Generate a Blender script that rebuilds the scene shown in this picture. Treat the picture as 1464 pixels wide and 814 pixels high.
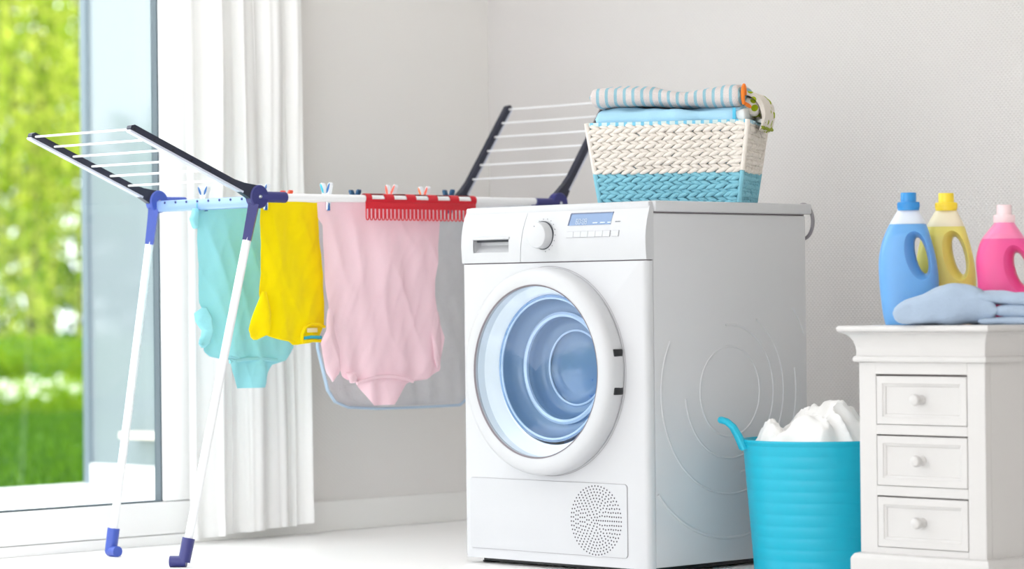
import bpy, bmesh, math, random
from mathutils import Vector, Matrix, noise, Euler
from bpy_extras import object_utils

for o in list(bpy.data.objects): bpy.data.objects.remove(o)
scene = bpy.context.scene
C = scene.collection
R = math.radians
PI = math.pi

# ------------------------------------------------------------------ camera
YAW, PITCH, ROLL = 0.78838, 0.005615, -0.010894
CAMPOS = Vector((5.18466, -4.98449, 0.62473))
d_ = Vector((-math.sin(YAW)*math.cos(PITCH), math.cos(YAW)*math.cos(PITCH), math.sin(PITCH)))
r0 = Vector((math.cos(YAW), math.sin(YAW), 0)); u0 = r0.cross(d_)
r_ = math.cos(ROLL)*r0 + math.sin(ROLL)*u0
u_ = -math.sin(ROLL)*r0 + math.cos(ROLL)*u0
camd = bpy.data.cameras.new('camera'); cam = bpy.data.objects.new('camera', camd); C.objects.link(cam)
M = Matrix.Identity(4)
for i in range(3):
    M[i][0], M[i][1], M[i][2], M[i][3] = r_[i], u_[i], -d_[i], CAMPOS[i]
cam.matrix_world = M
camd.sensor_fit = 'HORIZONTAL'; camd.sensor_width = 36; camd.lens = 4283.39/1464*36
camd.clip_start = .05; camd.clip_end = 300
camd.dof.use_dof = True; camd.dof.focus_distance = 7.0; camd.dof.aperture_fstop = 2.8
scene.camera = cam

# ------------------------------------------------------------------ world, sun, exposure
w = bpy.data.worlds.new('sky'); scene.world = w; w.use_nodes = True
bg = w.node_tree.nodes['Background']; bg.inputs[0].default_value = (.96, .97, 1, 1); bg.inputs[1].default_value = 3.0
sund = bpy.data.lights.new('sun', 'SUN'); sund.energy = 4.0; sund.angle = R(3); sund.color = (1, .95, .84)
sun = bpy.data.objects.new('sun', sund); C.objects.link(sun); sun.location = (0, 0, 12)
sun.rotation_euler = Vector((-.55, -.30, -.78)).to_track_quat('-Z', 'Y').to_euler()
vs = scene.view_settings
vs.view_transform = 'Standard'; vs.look = 'None'; vs.gamma = 1; vs.use_curve_mapping = False
vs.exposure = .36
scene.cycles.diffuse_bounces = 8

# ------------------------------------------------------------------ helpers: materials
def lin(c):
    return tuple((v/255/12.92 if v/255 <= .04045 else ((v/255+.055)/1.055)**2.4) for v in c) + (1,)
def mat(name, rgb, rough=.5, spec=.5, metal=0, var=0, vscale=8, bump=0, bscale=60, coat=0, sheen=0, trans=0):
    """principled material; small colour variation and fine relief from noise in object space"""
    m = bpy.data.materials.new(name); m.use_nodes = True
    nt = m.node_tree; p = nt.nodes['Principled BSDF']
    p.inputs['Base Color'].default_value = lin(rgb); p.inputs['Roughness'].default_value = rough
    p.inputs['Specular IOR Level'].default_value = spec; p.inputs['Metallic'].default_value = metal
    p.inputs['Coat Weight'].default_value = coat; p.inputs['Sheen Weight'].default_value = sheen
    p.inputs['Transmission Weight'].default_value = trans
    tc = nt.nodes.new('ShaderNodeTexCoord')
    if var:
        n = nt.nodes.new('ShaderNodeTexNoise'); n.inputs['Scale'].default_value = vscale; n.inputs['Detail'].default_value = 3
        mx = nt.nodes.new('ShaderNodeMix'); mx.data_type = 'RGBA'
        c = lin(rgb); mx.inputs[6].default_value = tuple(v*(1-var) for v in c[:3])+(1,)
        mx.inputs[7].default_value = tuple(min(1, v*(1+var)) for v in c[:3])+(1,)
        nt.links.new(tc.outputs['Object'], n.inputs['Vector']); nt.links.new(n.outputs['Fac'], mx.inputs[0]); nt.links.new(mx.outputs[2], p.inputs['Base Color'])
    if bump:
        n2 = nt.nodes.new('ShaderNodeTexNoise'); n2.inputs['Scale'].default_value = bscale; n2.inputs['Detail'].default_value = 2
        b = nt.nodes.new('ShaderNodeBump'); b.inputs['Strength'].default_value = bump; b.inputs['Distance'].default_value = .002
        nt.links.new(tc.outputs['Object'], n2.inputs['Vector']); nt.links.new(n2.outputs['Fac'], b.inputs['Height']); nt.links.new(b.outputs[0], p.inputs['Normal'])
    return m
def thin(name, rgb, clear, rough=.02):
    """thin pane: see-through with fresnel reflections"""
    m = bpy.data.materials.new(name); m.use_nodes = True; nt = m.node_tree; nt.nodes.clear()
    out = nt.nodes.new('ShaderNodeOutputMaterial'); t = nt.nodes.new('ShaderNodeBsdfTransparent'); g = nt.nodes.new('ShaderNodeBsdfGlossy')
    t.inputs[0].default_value = lin(rgb); g.inputs['Roughness'].default_value = rough
    lw = nt.nodes.new('ShaderNodeLayerWeight'); pw = nt.nodes.new('ShaderNodeMath'); pw.operation = 'POWER'; pw.inputs[1].default_value = 5
    fr = nt.nodes.new('ShaderNodeMath'); fr.operation = 'MULTIPLY_ADD'; fr.inputs[1].default_value = .6; fr.inputs[2].default_value = clear
    nt.links.new(lw.outputs['Facing'], pw.inputs[0]); nt.links.new(pw.outputs[0], fr.inputs[0])
    mx = nt.nodes.new('ShaderNodeMixShader'); nt.links.new(fr.outputs[0], mx.inputs[0]); nt.links.new(t.outputs[0], mx.inputs[1]); nt.links.new(g.outputs[0], mx.inputs[2])
    nt.links.new(mx.outputs[0], out.inputs[0])
    return m
def sheer(name, rgb, see, transl=.5):
    """light cloth: diffuse + translucent, a little see-through"""
    m = bpy.data.materials.new(name); m.use_nodes = True; nt = m.node_tree; nt.nodes.clear()
    out = nt.nodes.new('ShaderNodeOutputMaterial'); d = nt.nodes.new('ShaderNodeBsdfDiffuse'); t = nt.nodes.new('ShaderNodeBsdfTranslucent'); tr = nt.nodes.new('ShaderNodeBsdfTransparent')
    d.inputs[0].default_value = t.inputs[0].default_value = lin(rgb)
    a = nt.nodes.new('ShaderNodeMixShader'); a.inputs[0].default_value = transl
    b = nt.nodes.new('ShaderNodeMixShader'); b.inputs[0].default_value = see
    nt.links.new(d.outputs[0], a.inputs[1]); nt.links.new(t.outputs[0], a.inputs[2]); nt.links.new(a.outputs[0], b.inputs[1]); nt.links.new(tr.outputs[0], b.inputs[2]); nt.links.new(b.outputs[0], out.inputs[0])
    tc = nt.nodes.new('ShaderNodeTexCoord'); n2 = nt.nodes.new('ShaderNodeTexNoise'); n2.inputs['Scale'].default_value = 260
    bu = nt.nodes.new('ShaderNodeBump'); bu.inputs['Strength'].default_value = .12; bu.inputs['Distance'].default_value = .001
    nt.links.new(tc.outputs['Object'], n2.inputs['Vector']); nt.links.new(n2.outputs['Fac'], bu.inputs['Height']); nt.links.new(bu.outputs[0], d.inputs['Normal'])
    return m
def leafmat(name, ca, cb, transl=.45):
    m = bpy.data.materials.new(name); m.use_nodes = True; nt = m.node_tree; nt.nodes.clear()
    out = nt.nodes.new('ShaderNodeOutputMaterial'); d = nt.nodes.new('ShaderNodeBsdfDiffuse'); t = nt.nodes.new('ShaderNodeBsdfTranslucent')
    g = nt.nodes.new('ShaderNodeNewGeometry'); rp = nt.nodes.new('ShaderNodeMix'); rp.data_type = 'RGBA'
    rp.inputs[6].default_value = lin(ca); rp.inputs[7].default_value = lin(cb)
    nt.links.new(g.outputs['Random Per Island'], rp.inputs[0])
    nt.links.new(rp.outputs[2], d.inputs[0]); nt.links.new(rp.outputs[2], t.inputs[0])
    a = nt.nodes.new('ShaderNodeMixShader'); a.inputs[0].default_value = transl
    nt.links.new(d.outputs[0], a.inputs[1]); nt.links.new(t.outputs[0], a.inputs[2]); nt.links.new(a.outputs[0], out.inputs[0])
    return m
def stripes(name, ca, cb, period, frac, axis=0, bump=.5):
    """woven stripes across one object axis"""
    m = mat(name, ca, .95, .1, bump=bump, bscale=420); nt = m.node_tree; p = nt.nodes['Principled BSDF']
    tc = nt.nodes.new('ShaderNodeTexCoord'); sp = nt.nodes.new('ShaderNodeSeparateXYZ'); nt.links.new(tc.outputs['Object'], sp.inputs[0])
    a = nt.nodes.new('ShaderNodeMath'); a.operation = 'DIVIDE'; a.inputs[1].default_value = period; nt.links.new(sp.outputs[axis], a.inputs[0])
    f = nt.nodes.new('ShaderNodeMath'); f.operation = 'FRACT'; nt.links.new(a.outputs[0], f.inputs[0])
    l = nt.nodes.new('ShaderNodeMath'); l.operation = 'LESS_THAN'; l.inputs[1].default_value = frac; nt.links.new(f.outputs[0], l.inputs[0])
    mx = nt.nodes.new('ShaderNodeMix'); mx.data_type = 'RGBA'; mx.inputs[6].default_value = lin(ca); mx.inputs[7].default_value = lin(cb)
    nt.links.new(l.outputs[0], mx.inputs[0]); nt.links.new(mx.outputs[2], p.inputs['Base Color'])
    return m

# ------------------------------------------------------------------ helpers: mesh
def obj(name, bm, m, parent=None, base=None, smooth=True, angle=35):
    """one mesh object; mesh coordinates are relative to base (the parent's place)"""
    if base is not None: bmesh.ops.translate(bm, verts=bm.verts, vec=-Vector(base))
    bmesh.ops.recalc_face_normals(bm, faces=bm.faces)
    me = bpy.data.meshes.new(name); bm.to_mesh(me); bm.free()
    if smooth:
        for p in me.polygons: p.use_smooth = True
        me.set_sharp_from_angle(angle=R(angle))
    for x in (m if isinstance(m, (list, tuple)) else [m]): me.materials.append(x)
    o = bpy.data.objects.new(name, me); C.objects.link(o)
    if parent: o.parent = parent
    return o
def tag(o, label, cat, group=None):
    o['label'] = label; o['category'] = cat
    if group: o['group'] = group
    return o
def thing(name, label, cat, loc=(0, 0, 0), rz=0, group=None):
    o = bpy.data.objects.new(name, None); C.objects.link(o); o.empty_display_size = .05
    o.location = loc; o.rotation_euler = (0, 0, rz)
    return tag(o, label, cat, group)
def struct(o): o['kind'] = 'structure'; return o
def nb(): return bmesh.new()
def box(bm, a, b, bev=0, seg=2):
    r = bmesh.ops.create_cube(bm, size=1); vs_ = r['verts']
    a, b = Vector(a), Vector(b); c = (a+b)/2; s = b-a
    for v in vs_: v.co = Vector((v.co.x*s.x, v.co.y*s.y, v.co.z*s.z)) + c
    if bev:
        es = list({e for v in vs_ for e in v.link_edges})
        bmesh.ops.bevel(bm, geom=es, offset=bev, segments=seg, profile=.5, affect='EDGES')
    return bm
def tube(bm, pts, rad, n=10, cap=True, closed=False, flat=None):
    """tube along a polyline; rad a number or one per point; flat=(a,b) gives an elliptic section"""
    pts = [Vector(p) for p in pts]; N = len(pts)
    rads = rad if isinstance(rad, (list, tuple)) else [rad]*N
    rings = []; prev = None
    for i, p in enumerate(pts):
        if closed: t = (pts[(i+1) % N]-pts[i-1]).normalized()
        else: t = (pts[min(i+1, N-1)]-pts[max(i-1, 0)]).normalized()
        if prev is None:
            ref = Vector((0, 0, 1)) if abs(t.z) < .9 else Vector((1, 0, 0))
            nx = t.cross(ref).normalized()
        else:
            nx = (prev - t*prev.dot(t)).normalized()
        prev = nx; ny = t.cross(nx)
        fa, fb = flat or (1, 1)
        rings.append([bm.verts.new(p + nx*math.cos(2*PI*k/n)*rads[i]*fa + ny*math.sin(2*PI*k/n)*rads[i]*fb) for k in range(n)])
    for i in range(N if closed else N-1):
        A, B = rings[i], rings[(i+1) % N]
        for k in range(n): bm.faces.new((A[k], A[(k+1) % n], B[(k+1) % n], B[k]))
    if cap and not closed:
        bm.faces.new(rings[0][::-1]); bm.faces.new(rings[-1])
    return bm
def lathe(bm, prof, c=(0, 0, 0), axis='z', n=48, cap=True):
    """revolve (radius, height) about an axis through c"""
    c = Vector(c); rings = []
    def P(r, h, a):
        x, y = r*math.cos(a), r*math.sin(a)
        return c + (Vector((x, y, h)) if axis == 'z' else Vector((x, h, y)) if axis == 'y' else Vector((h, x, y)))
    for r, h in prof:
        rings.append([bm.verts.new(P(max(r, 1e-5), h, 2*PI*k/n)) for k in range(n)])
    for A, B in zip(rings, rings[1:]):
        for k in range(n): bm.faces.new((A[k], A[(k+1) % n], B[(k+1) % n], B[k]))
    if cap:
        if prof[0][0] > 1e-4: bm.faces.new(rings[0][::-1])
        if prof[-1][0] > 1e-4: bm.faces.new(rings[-1])
    bmesh.ops.remove_doubles(bm, verts=bm.verts, dist=1e-6)
    return bm
def prism(bm, poly, fn0, fn1):
    """closed polygon swept between two maps of its points"""
    A = [bm.verts.new(fn0(p)) for p in poly]; B = [bm.verts.new(fn1(p)) for p in poly]
    n = len(poly)
    for k in range(n): bm.faces.new((A[k], A[(k+1) % n], B[(k+1) % n], B[k]))
    bm.faces.new(A[::-1]); bm.faces.new(B)
    return bm
def grid(bm, nu, nv, fn, closed_u=False):
    V = [[bm.verts.new(fn(i/nu, j/nv)) for i in range(nu if closed_u else nu+1)] for j in range(nv+1)]
    for j in range(nv):
        for i in range(nu):
            i2 = (i+1) % nu if closed_u else i+1
            bm.faces.new((V[j][i], V[j][i2], V[j+1][i2], V[j+1][i]))
    return V
def interp(L, z):
    """L: list of (z, value) with falling z"""
    if z >= L[0][0]: return L[0][1]
    for (z0, v0), (z1, v1) in zip(L, L[1:]):
        if z >= z1: return v0 + (v1-v0)*(z0-z)/max(z0-z1, 1e-9)
    return L[-1][1]
def nz(*p): return noise.noise(Vector(p))
def sgn(v, e): return math.copysign(abs(v)**e, v)

# ------------------------------------------------------------------ materials
W_white = mat('machine_white_enamel', (200, 201, 204), .4, .12)
W_plastic = mat('machine_white_plastic', (196, 197, 200), .3, .2)
W_seam = mat('machine_seam_grey', (120, 112, 118), .6)
black = mat('black_plastic', (18, 18, 22), .35)
white_metal = mat('white_coated_steel', (240, 241, 243), .3)
navy = mat('navy_plastic', (44, 46, 112), .38, var=.06)
navy2 = mat('blue_plastic', (62, 86, 176), .38, var=.06)
darkarm = mat('dark_slate_plastic', (34, 37, 56), .36)
palebar = mat('pale_blue_steel', (150, 180, 224), .3, metal=.2)
steel = mat('brushed_steel', (190, 194, 200), .3, metal=1)

# ================================================================== STRUCTURE
XA, YB = -1.004, 1.080        # planes of the window wall and of the back wall
XR, YF, ZC = 6.6, -6.6, 2.60  # right wall, rear side left open to add sky light, ceiling
def wallmat(name, rgb, relief):
    m = mat(name, rgb, .85, .2, var=.02, vscale=1.2); nt = m.node_tree; p = nt.nodes['Principled BSDF']
    tc = [n for n in nt.nodes if n.type == 'TEX_COORD'][0]
    prev = None
    for k, rot in enumerate((R(38), R(-38))):
        mp = nt.nodes.new('ShaderNodeMapping'); mp.inputs['Rotation'].default_value = (rot, rot, 0)
        wv = nt.nodes.new('ShaderNodeTexWave'); wv.inputs['Scale'].default_value = 44; wv.inputs['Distortion'].default_value = 1.2; wv.inputs['Detail'].default_value = 1
        wv.bands_direction = 'Z'
        nt.links.new(tc.outputs['Object'], mp.inputs[0]); nt.links.new(mp.outputs[0], wv.inputs['Vector'])
        if prev:
            mu = nt.nodes.new('ShaderNodeMath'); mu.operation = 'MULTIPLY'; nt.links.new(prev.outputs['Fac'], mu.inputs[0]); nt.links.new(wv.outputs['Fac'], mu.inputs[1])
        prev = wv
    b = nt.nodes.new('ShaderNodeBump'); b.inputs['Strength'].default_value = relief; b.inputs['Distance'].default_value = .004
    nt.links.new(mu.outputs[0], b.inputs['Height']); nt.links.new(b.outputs[0], p.inputs['Normal'])
    return m
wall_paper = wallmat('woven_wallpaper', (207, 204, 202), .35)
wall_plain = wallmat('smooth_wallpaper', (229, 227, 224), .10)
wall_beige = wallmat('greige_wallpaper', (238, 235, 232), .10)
floor_m = mat('white_floor', (248, 247, 246), .32, .4, var=.015, vscale=3)
trim_m = mat('white_trim_paint', (240, 240, 237), .4)
ceil_m = mat('ceiling_white', (240, 239, 236), .9)
bm = nb(); box(bm, (XA-.10, YF, -.06), (XR, YB+.22, 0)); fl = struct(obj('floor', bm, floor_m, smooth=False))
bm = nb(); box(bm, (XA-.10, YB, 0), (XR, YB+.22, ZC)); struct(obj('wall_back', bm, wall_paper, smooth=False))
WY0, WY1, WZ1 = -2.0, -.035, 2.42   # window opening
bm = nb()
box(bm, (XA-.10, WY1, 0), (XA, YB, ZC)); box(bm, (XA-.10, YF, 0), (XA, WY0, ZC)); box(bm, (XA-.10, WY0, WZ1), (XA, WY1, ZC))
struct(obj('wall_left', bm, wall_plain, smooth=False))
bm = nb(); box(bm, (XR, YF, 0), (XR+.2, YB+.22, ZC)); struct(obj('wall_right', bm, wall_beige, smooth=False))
bm = nb(); box(bm, (5.7, YF-.2, 0), (XR+.2, YF, ZC)); struct(obj('wall_front', bm, wall_beige, smooth=False))
SK = (-.94, .0, -2.5, -.20)   # opening added in the unseen ceiling to bring sky light onto the rack
bm = nb(); box(bm, (XA-.10, YF, ZC), (SK[0], YB+.22, ZC+.15)); box(bm, (SK[1], YF, ZC), (XR+.2, YB+.22, ZC+.15))
box(bm, (SK[0], YF, ZC), (SK[1], SK[2], ZC+.15)); box(bm, (SK[0], SK[3], ZC), (SK[1], YB+.22, ZC+.15)); struct(obj('ceiling', bm, ceil_m, smooth=False))
bm = nb(); box(bm, (XA, WY1+.005, 0), (XA+.014, YB, .083), .003); struct(obj('baseboard_left', bm, trim_m))
bm = nb(); box(bm, (XA+.014, YB-.014, 0), (XR, YB, .083), .003); struct(obj('baseboard_back', bm, trim_m))

# window: frame of separate bars, gaskets, panes
upvc = mat('white_window_plastic', (252, 252, 252), .3)
gask = mat('grey_window_gasket', (92, 104, 112), .5)
pane_m = thin('window_glass', (249, 252, 252), .02)
win = bpy.data.objects.new('window_1', None); C.objects.link(win); struct(win); WB = (XA-.04, (WY0+WY1)/2, 0); win.location = WB
x0, x1 = XA-.032, XA+.012
def bar(nm, a, b, m=upvc, bev=.006): return obj(nm, box(nb(), a, b, bev), m, win, WB)
bar('threshold', (x0-.06, WY0, 0.0), (x1, WY1, .026), bev=.003)
bar('frame_bar', (x0, WY0, .027), (x1, WY1, .112))
bar('frame_bar', (x0, WY0, WZ1-.09), (x1, WY1, WZ1))
for ya, yb in ((WY0, WY0+.09), (-.127, WY1)): bar('frame_bar', (x0, ya, .113), (x1, yb, WZ1-.091))
for ya, yb in ((WY0+.091, -.128),):
    g = .008
    bar('gasket', (x1-.034, ya, .113), (x1-.010, ya+g, WZ1-.091), gask, 0); bar('gasket', (x1-.034, yb-.005, .113), (x1-.010, yb, WZ1-.091), gask, 0)
    bar('gasket', (x1-.034, ya+g, .113), (x1-.010, yb-.005, .113+.003), gask, 0)
    bar('pane', (x1-.032, ya+g, .1165), (x1-.027, yb-.0055, WZ1-.092), pane_m, 0)

# ================================================================== GARDEN
terr_m = mat('white_terrace_stone', (232, 231, 228), .7, var=.04, vscale=2, bump=.2, bscale=40)
lawn_m = bpy.data.materials.new('lawn'); lawn_m.use_nodes = True
nt = lawn_m.node_tree; p = nt.nodes['Principled BSDF']; p.inputs['Roughness'].default_value = .9; p.inputs['Specular IOR Level'].default_value = .1
tc = nt.nodes.new('ShaderNodeTexCoord'); n1 = nt.nodes.new('ShaderNodeTexNoise'); n1.inputs['Scale'].default_value = 1.1; n1.inputs['Detail'].default_value = 5
cr = nt.nodes.new('ShaderNodeValToRGB'); cr.color_ramp.elements[0].position = .35; cr.color_ramp.elements[0].color = lin((26, 66, 14)); cr.color_ramp.elements[1].position = .66; cr.color_ramp.elements[1].color = lin((74, 112, 20))
nt.links.new(tc.outputs['Object'], n1.inputs['Vector']); nt.links.new(n1.outputs['Fac'], cr.inputs[0]); nt.links.new(cr.outputs[0], p.inputs['Base Color'])
bm = nb(); box(bm, (-3.44, -7, -.2), (XA-.10, 3.0, -.004)); struct(obj('terrace', bm, terr_m, smooth=False))
GZ = -.12
bm = nb(); box(bm, (-70, -60, -.4), (-3.44, 70, GZ)); struct(obj('lawn', bm, lawn_m, smooth=False))

# glass screen standing on the terrace, square to the house
scr = thing('glass_terrace_screen', 'pale reflective glass screen standing on the white terrace outside', 'glass screen', (-2.3, 1.42, 0))
SB = (-2.3, 1.42, 0)
screen_m = bpy.data.materials.new('pale_blue_screen_glass'); screen_m.use_nodes = True
nt = screen_m.node_tree; p = nt.nodes['Principled BSDF']; p.inputs['Base Color'].default_value = lin((146, 156, 162)); p.inputs['Roughness'].default_value = .05; p.inputs['Specular IOR Level'].default_value = .5; p.inputs['IOR'].default_value = 1.75
obj('pane', box(nb(), (-3.36, 1.415, .07), (-1.26, 1.427, 2.5)), screen_m, scr, SB, smooth=False)
alu = mat('pale_aluminium', (126, 140, 150), .45)
obj('post', box(nb(), (-3.395, 1.40, -.004), (-3.36, 1.44, 2.52), .003), alu, scr, SB)
obj('post', box(nb(), (-1.26, 1.40, -.004), (-1.228, 1.44, 2.52), .003), alu, scr, SB)
obj('bottom_rail', box(nb(), (-3.359, 1.40, -.004), (-1.261, 1.44, .07), .003), terr_m, scr, SB)
obj('top_rail', box(nb(), (-3.359, 1.40, 2.5), (-1.261, 1.44, 2.52), .003), alu, scr, SB)
obj('ledge', box(nb(), (-3.1, 1.33, .165), (-1.4, 1.415, .19), .004), mat('cream_ledge', (236, 226, 214), .5), scr, SB)

rnd = random.Random(5)
def leaf(bm, p, dirv, L, wd, up=None):
    dirv = dirv.normalized(); s = dirv.cross(Vector((rnd.uniform(-1, 1), rnd.uniform(-1, 1), rnd.uniform(-.3, 1)))).normalized()*wd*.5
    nrm = dirv.cross(s).normalized()*wd*.25
    a = bm.verts.new(p); b = bm.verts.new(p+dirv*L*.45+s+nrm); c = bm.verts.new(p+dirv*L); d = bm.verts.new(p+dirv*L*.45-s+nrm)
    bm.faces.new((a, b, c)); bm.faces.new((a, c, d))
bark = mat('brown_bark', (92, 78, 62), .9, var=.25, vscale=14, bump=.7, bscale=20)
lf_w = leafmat('willow_leaf', (140, 176, 26), (234, 236, 110), .5)
lf_d = leafmat('dark_leaf', (38, 84, 32), (96, 142, 48), .3)
lf_b = leafmat('bright_shrub_leaf', (96, 140, 20), (150, 178, 40), .5)
petal = leafmat('white_petal', (250, 250, 244), (236, 238, 226), .35)

def willow(loc, label, rad=3.4, top=5.6, strands=520, seed=1, m=lf_w):
    rnd.seed(seed); t = thing('willow_tree', label, 'tree', loc, 0)
    bm = nb(); tube(bm, [(0, 0, 0), (.05, 0, 1.2), (-.05, .1, 2.6), (.1, 0, 4.2), (0, 0, top)], [.28, .24, .2, .14, .06], 10); obj('trunk', bm, bark, t)
    for k in range(7):
        a = 2*PI*k/7; bm = nb()
        tube(bm, [(0, 0, 2.6+.2*k), (math.cos(a)*rad*.4, math.sin(a)*rad*.4, top-.5), (math.cos(a)*rad*.85, math.sin(a)*rad*.85, top-.6)], [.1, .07, .03], 7); obj('branch', bm, bark, t)
    bm = nb(); bt = nb()
    for s in range(strands):
        a = rnd.uniform(0, 2*PI); rr = rad*math.sqrt(rnd.uniform(.08, 1)); x, y = rr*math.cos(a), rr*math.sin(a)
        zt = top - .9*(rr/rad)**2*1.4 + rnd.uniform(-.3, .3); zb = rnd.uniform(.15, 1.0) + (.0 if rnd.random() < .7 else 1.2)
        ph = rnd.uniform(0, 6); pts = []
        n = 34
        for i in range(n):
            f = i/(n-1); z = zt + (zb-zt)*f
            px, py = x+.10*math.sin(ph+f*4)*f + .12*f*math.cos(a), y+.10*math.cos(ph+f*3)*f + .12*f*math.sin(a)
            pts.append(Vector((px, py, z)))
            for q in range(2):
                dv = Vector((rnd.uniform(-1, 1), rnd.uniform(-1, 1), rnd.uniform(-1.4, -.2)))
                leaf(bm, pts[-1]+Vector((0, 0, rnd.uniform(-.06, .06))), dv, rnd.uniform(.09, .17), rnd.uniform(.035, .06))
        if s % 3 == 0: tube(bt, pts[::6]+[pts[-1]], .005, 3, False)
    o = obj('foliage', bm, m, t, smooth=False); o['kind'] = 'stuff'
    o = obj('hanging_twigs', bt, bark, t, smooth=False); o['kind'] = 'stuff'
    return t
def bushy(name, loc, label, cat, rx, rz, z0, n, m, lsz=.1, trunk=True, seed=3, group=None, blooms=0):
    rnd.seed(seed); t = thing(name, label, cat, loc, 0, group)
    bm = nb()
    if trunk: tube(bm, [(0, 0, -.02), (0, .03, z0+rz*.5), (.02, 0, z0+rz)], [.05+rx*.05, .04+rx*.03, .02], 7); obj('trunk', bm, bark, t)
    else: bm.free()
    bm = nb(); bl = nb()
    for i in range(n):
        v = Vector((rnd.gauss(0, 1), rnd.gauss(0, 1), rnd.gauss(0, 1))).normalized()*(rnd.random()**.33)
        lump = 1+.28*nz(v.x*2+seed, v.y*2, v.z*2)
        pnt = Vector((v.x*rx*lump, v.y*rx*lump, z0+rz+v.z*rz*lump))
        leaf(bm, pnt, v+Vector((rnd.uniform(-1, 1), rnd.uniform(-1, 1), rnd.uniform(-.5, .8))), lsz*rnd.uniform(.7, 1.3), lsz*rnd.uniform(.4, .7))
        if blooms and v.length > .7 and v.z > -.2 and rnd.random() < blooms:
            for q in range(3): leaf(bl, pnt*1.0+Vector((0, 0, .01)), Vector((rnd.uniform(-1, 1), rnd.uniform(-1, 1), rnd.uniform(.2, 1))), lsz*.8, lsz*.8)
    o = obj('foliage', bm, m, t, smooth=False); o['kind'] = 'stuff'
    if blooms: o = obj('blossoms', bl, petal, t, smooth=False); o['kind'] = 'stuff'
    else: bl.free()
    return t
GV = Vector((-.81, .586, 0)); GP = Vector((.586, .81, 0))
def gpos(dist, side): q = Vector((-3.44, 1.25, GZ)) + GV*dist + GP*side; return (q.x, q.y, GZ)
willow(gpos(17.6, .6), 'tall yellow-green weeping willow hanging over the lawn', seed=11)
willow(gpos(18.5, -7.4), 'weeping willow standing apart beside the open lawn', rad=3.0, strands=320, seed=12)
for k, (dd, s, rx, rz, lab) in enumerate(((27, -9, 3.0, 3.6, 'dark green leafy tree at the far end of the garden'), (26, 0, 3.4, 4.0, 'broad dark tree directly behind the weeping willow'), (27, 9, 3.0, 3.6, 'dark leafy tree behind the pale glass screen'))):
    bushy('leafy_tree', gpos(dd, s), lab, 'tree', rx, rz, .5, 9000, lf_d, .26, seed=20+k, group='dark trees closing the garden')
for k, s in enumerate((-4, -2, 0, 2, 4)):
    bushy('garden_shrub', gpos(12.7, s), 'low bright green shrub growing at the foot of the willow', 'shrub', .8, .24, 0, 2200, lf_b, .09, False, 40+k, 'bright shrubs below the willow')
for k, s in enumerate((-3.2, -1.6, 0, 1.6, 3.2)):
    bushy('flowering_shrub', gpos(10.6, s), 'low white-flowered plant at the far edge of the lawn', 'plant', .66, .11, 0, 1100, lf_b, .06, False, 60+k, 'white flowers edging the lawn', blooms=.3)
bushy('reflected_tree', (-11.5, -7.5, GZ), 'unseen round green tree added for the glass screen to reflect', 'tree', 2.6, 1.0, .25, 6000, lf_d, .22, seed=81)  # out-of-view tree added for its reflection in the glass screen
# grass blades on the near lawn
rnd.seed(9); bm = nb()
for i in range(26000):
    q = Vector((-3.5, 1.25, GZ)) + GV*(rnd.random()**1.3*9.6) + GP*rnd.uniform(-2.2, 2.2)
    a = rnd.uniform(0, 6.28); s = Vector((math.cos(a), math.sin(a), 0))*.006; tip = Vector((rnd.uniform(-.03, .03), rnd.uniform(-.03, .03), rnd.uniform(.03, .075)))
    if q.x > -3.46: continue
    v = [bm.verts.new(q-s), bm.verts.new(q+s), bm.verts.new(q+tip)]; bm.faces.new(v)
g = obj('grass', bm, leafmat('grass_blade', (34, 82, 16), (92, 130, 26), .4), smooth=False); g['kind'] = 'stuff'; tag(g, 'short sunlit green grass blades growing across the lawn', 'grass')

# ================================================================== CURTAIN
cur_m = sheer('white_voile', (252, 252, 251), .06, .12)
ct = thing('curtain', 'white sheer voile curtain hanging beside the glass door', 'curtain', (XA+.085, .1, .02))
CB = (XA+.085, .1, .02)
def curtain_fn(ya0, ya1, yb0, yb1, xo, amp, folds, seed, ztop=ZC-.025, zbot=(.03, .03)):
    def fn(u, v):
        zb = zbot[0]+(zbot[1]-zbot[0])*u
        z = ztop+(zb-ztop)*v; k = v**.8
        y = (ya0+(ya1-ya0)*u)*(1-k)+(yb0+(yb1-yb0)*u)*k
        ph = u*folds*2*PI+seed
        x = XA+xo+amp*(.75+.35*v)*(math.sin(ph+1.2*nz(u*3, v*1.2, seed+4))+.35*math.sin(2.3*ph+1+v*1.5)) + .014*nz(u*7, v*2.2, seed)
        y += .006*math.cos(ph+.6)+.010*nz(u*5+3, v*4, seed)
        return (x, y, z)
    return fn
bm = nb(); grid(bm, 150, 60, curtain_fn(-.115, .275, -.10, .318, .075, .011, 4.2, .4, zbot=(.012, .034)))
obj('voile_panel', bm, cur_m, ct, CB, angle=80)
bm = nb(); f = curtain_fn(-.115, .275, -.10, .318, .075, .011, 4.2, .4, zbot=(.012, .034))
grid(bm, 150, 4, lambda u, v: Vector(f(u, .985+.015*v))+Vector((.0012, 0, 0))); obj('hem', bm, cur_m, ct, CB, angle=80)
bm = nb(); grid(bm, 70, 50, curtain_fn(.02, .272, .06, .30, .055, .014, 4.5, 2.2, zbot=(.02, .03))); obj('voile_panel', bm, cur_m, ct, CB, angle=80)
obj('track', box(nb(), (XA+.05, -.14, ZC-.026), (XA+.115, .34, ZC-.001), .003), trim_m, ct, CB)

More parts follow.
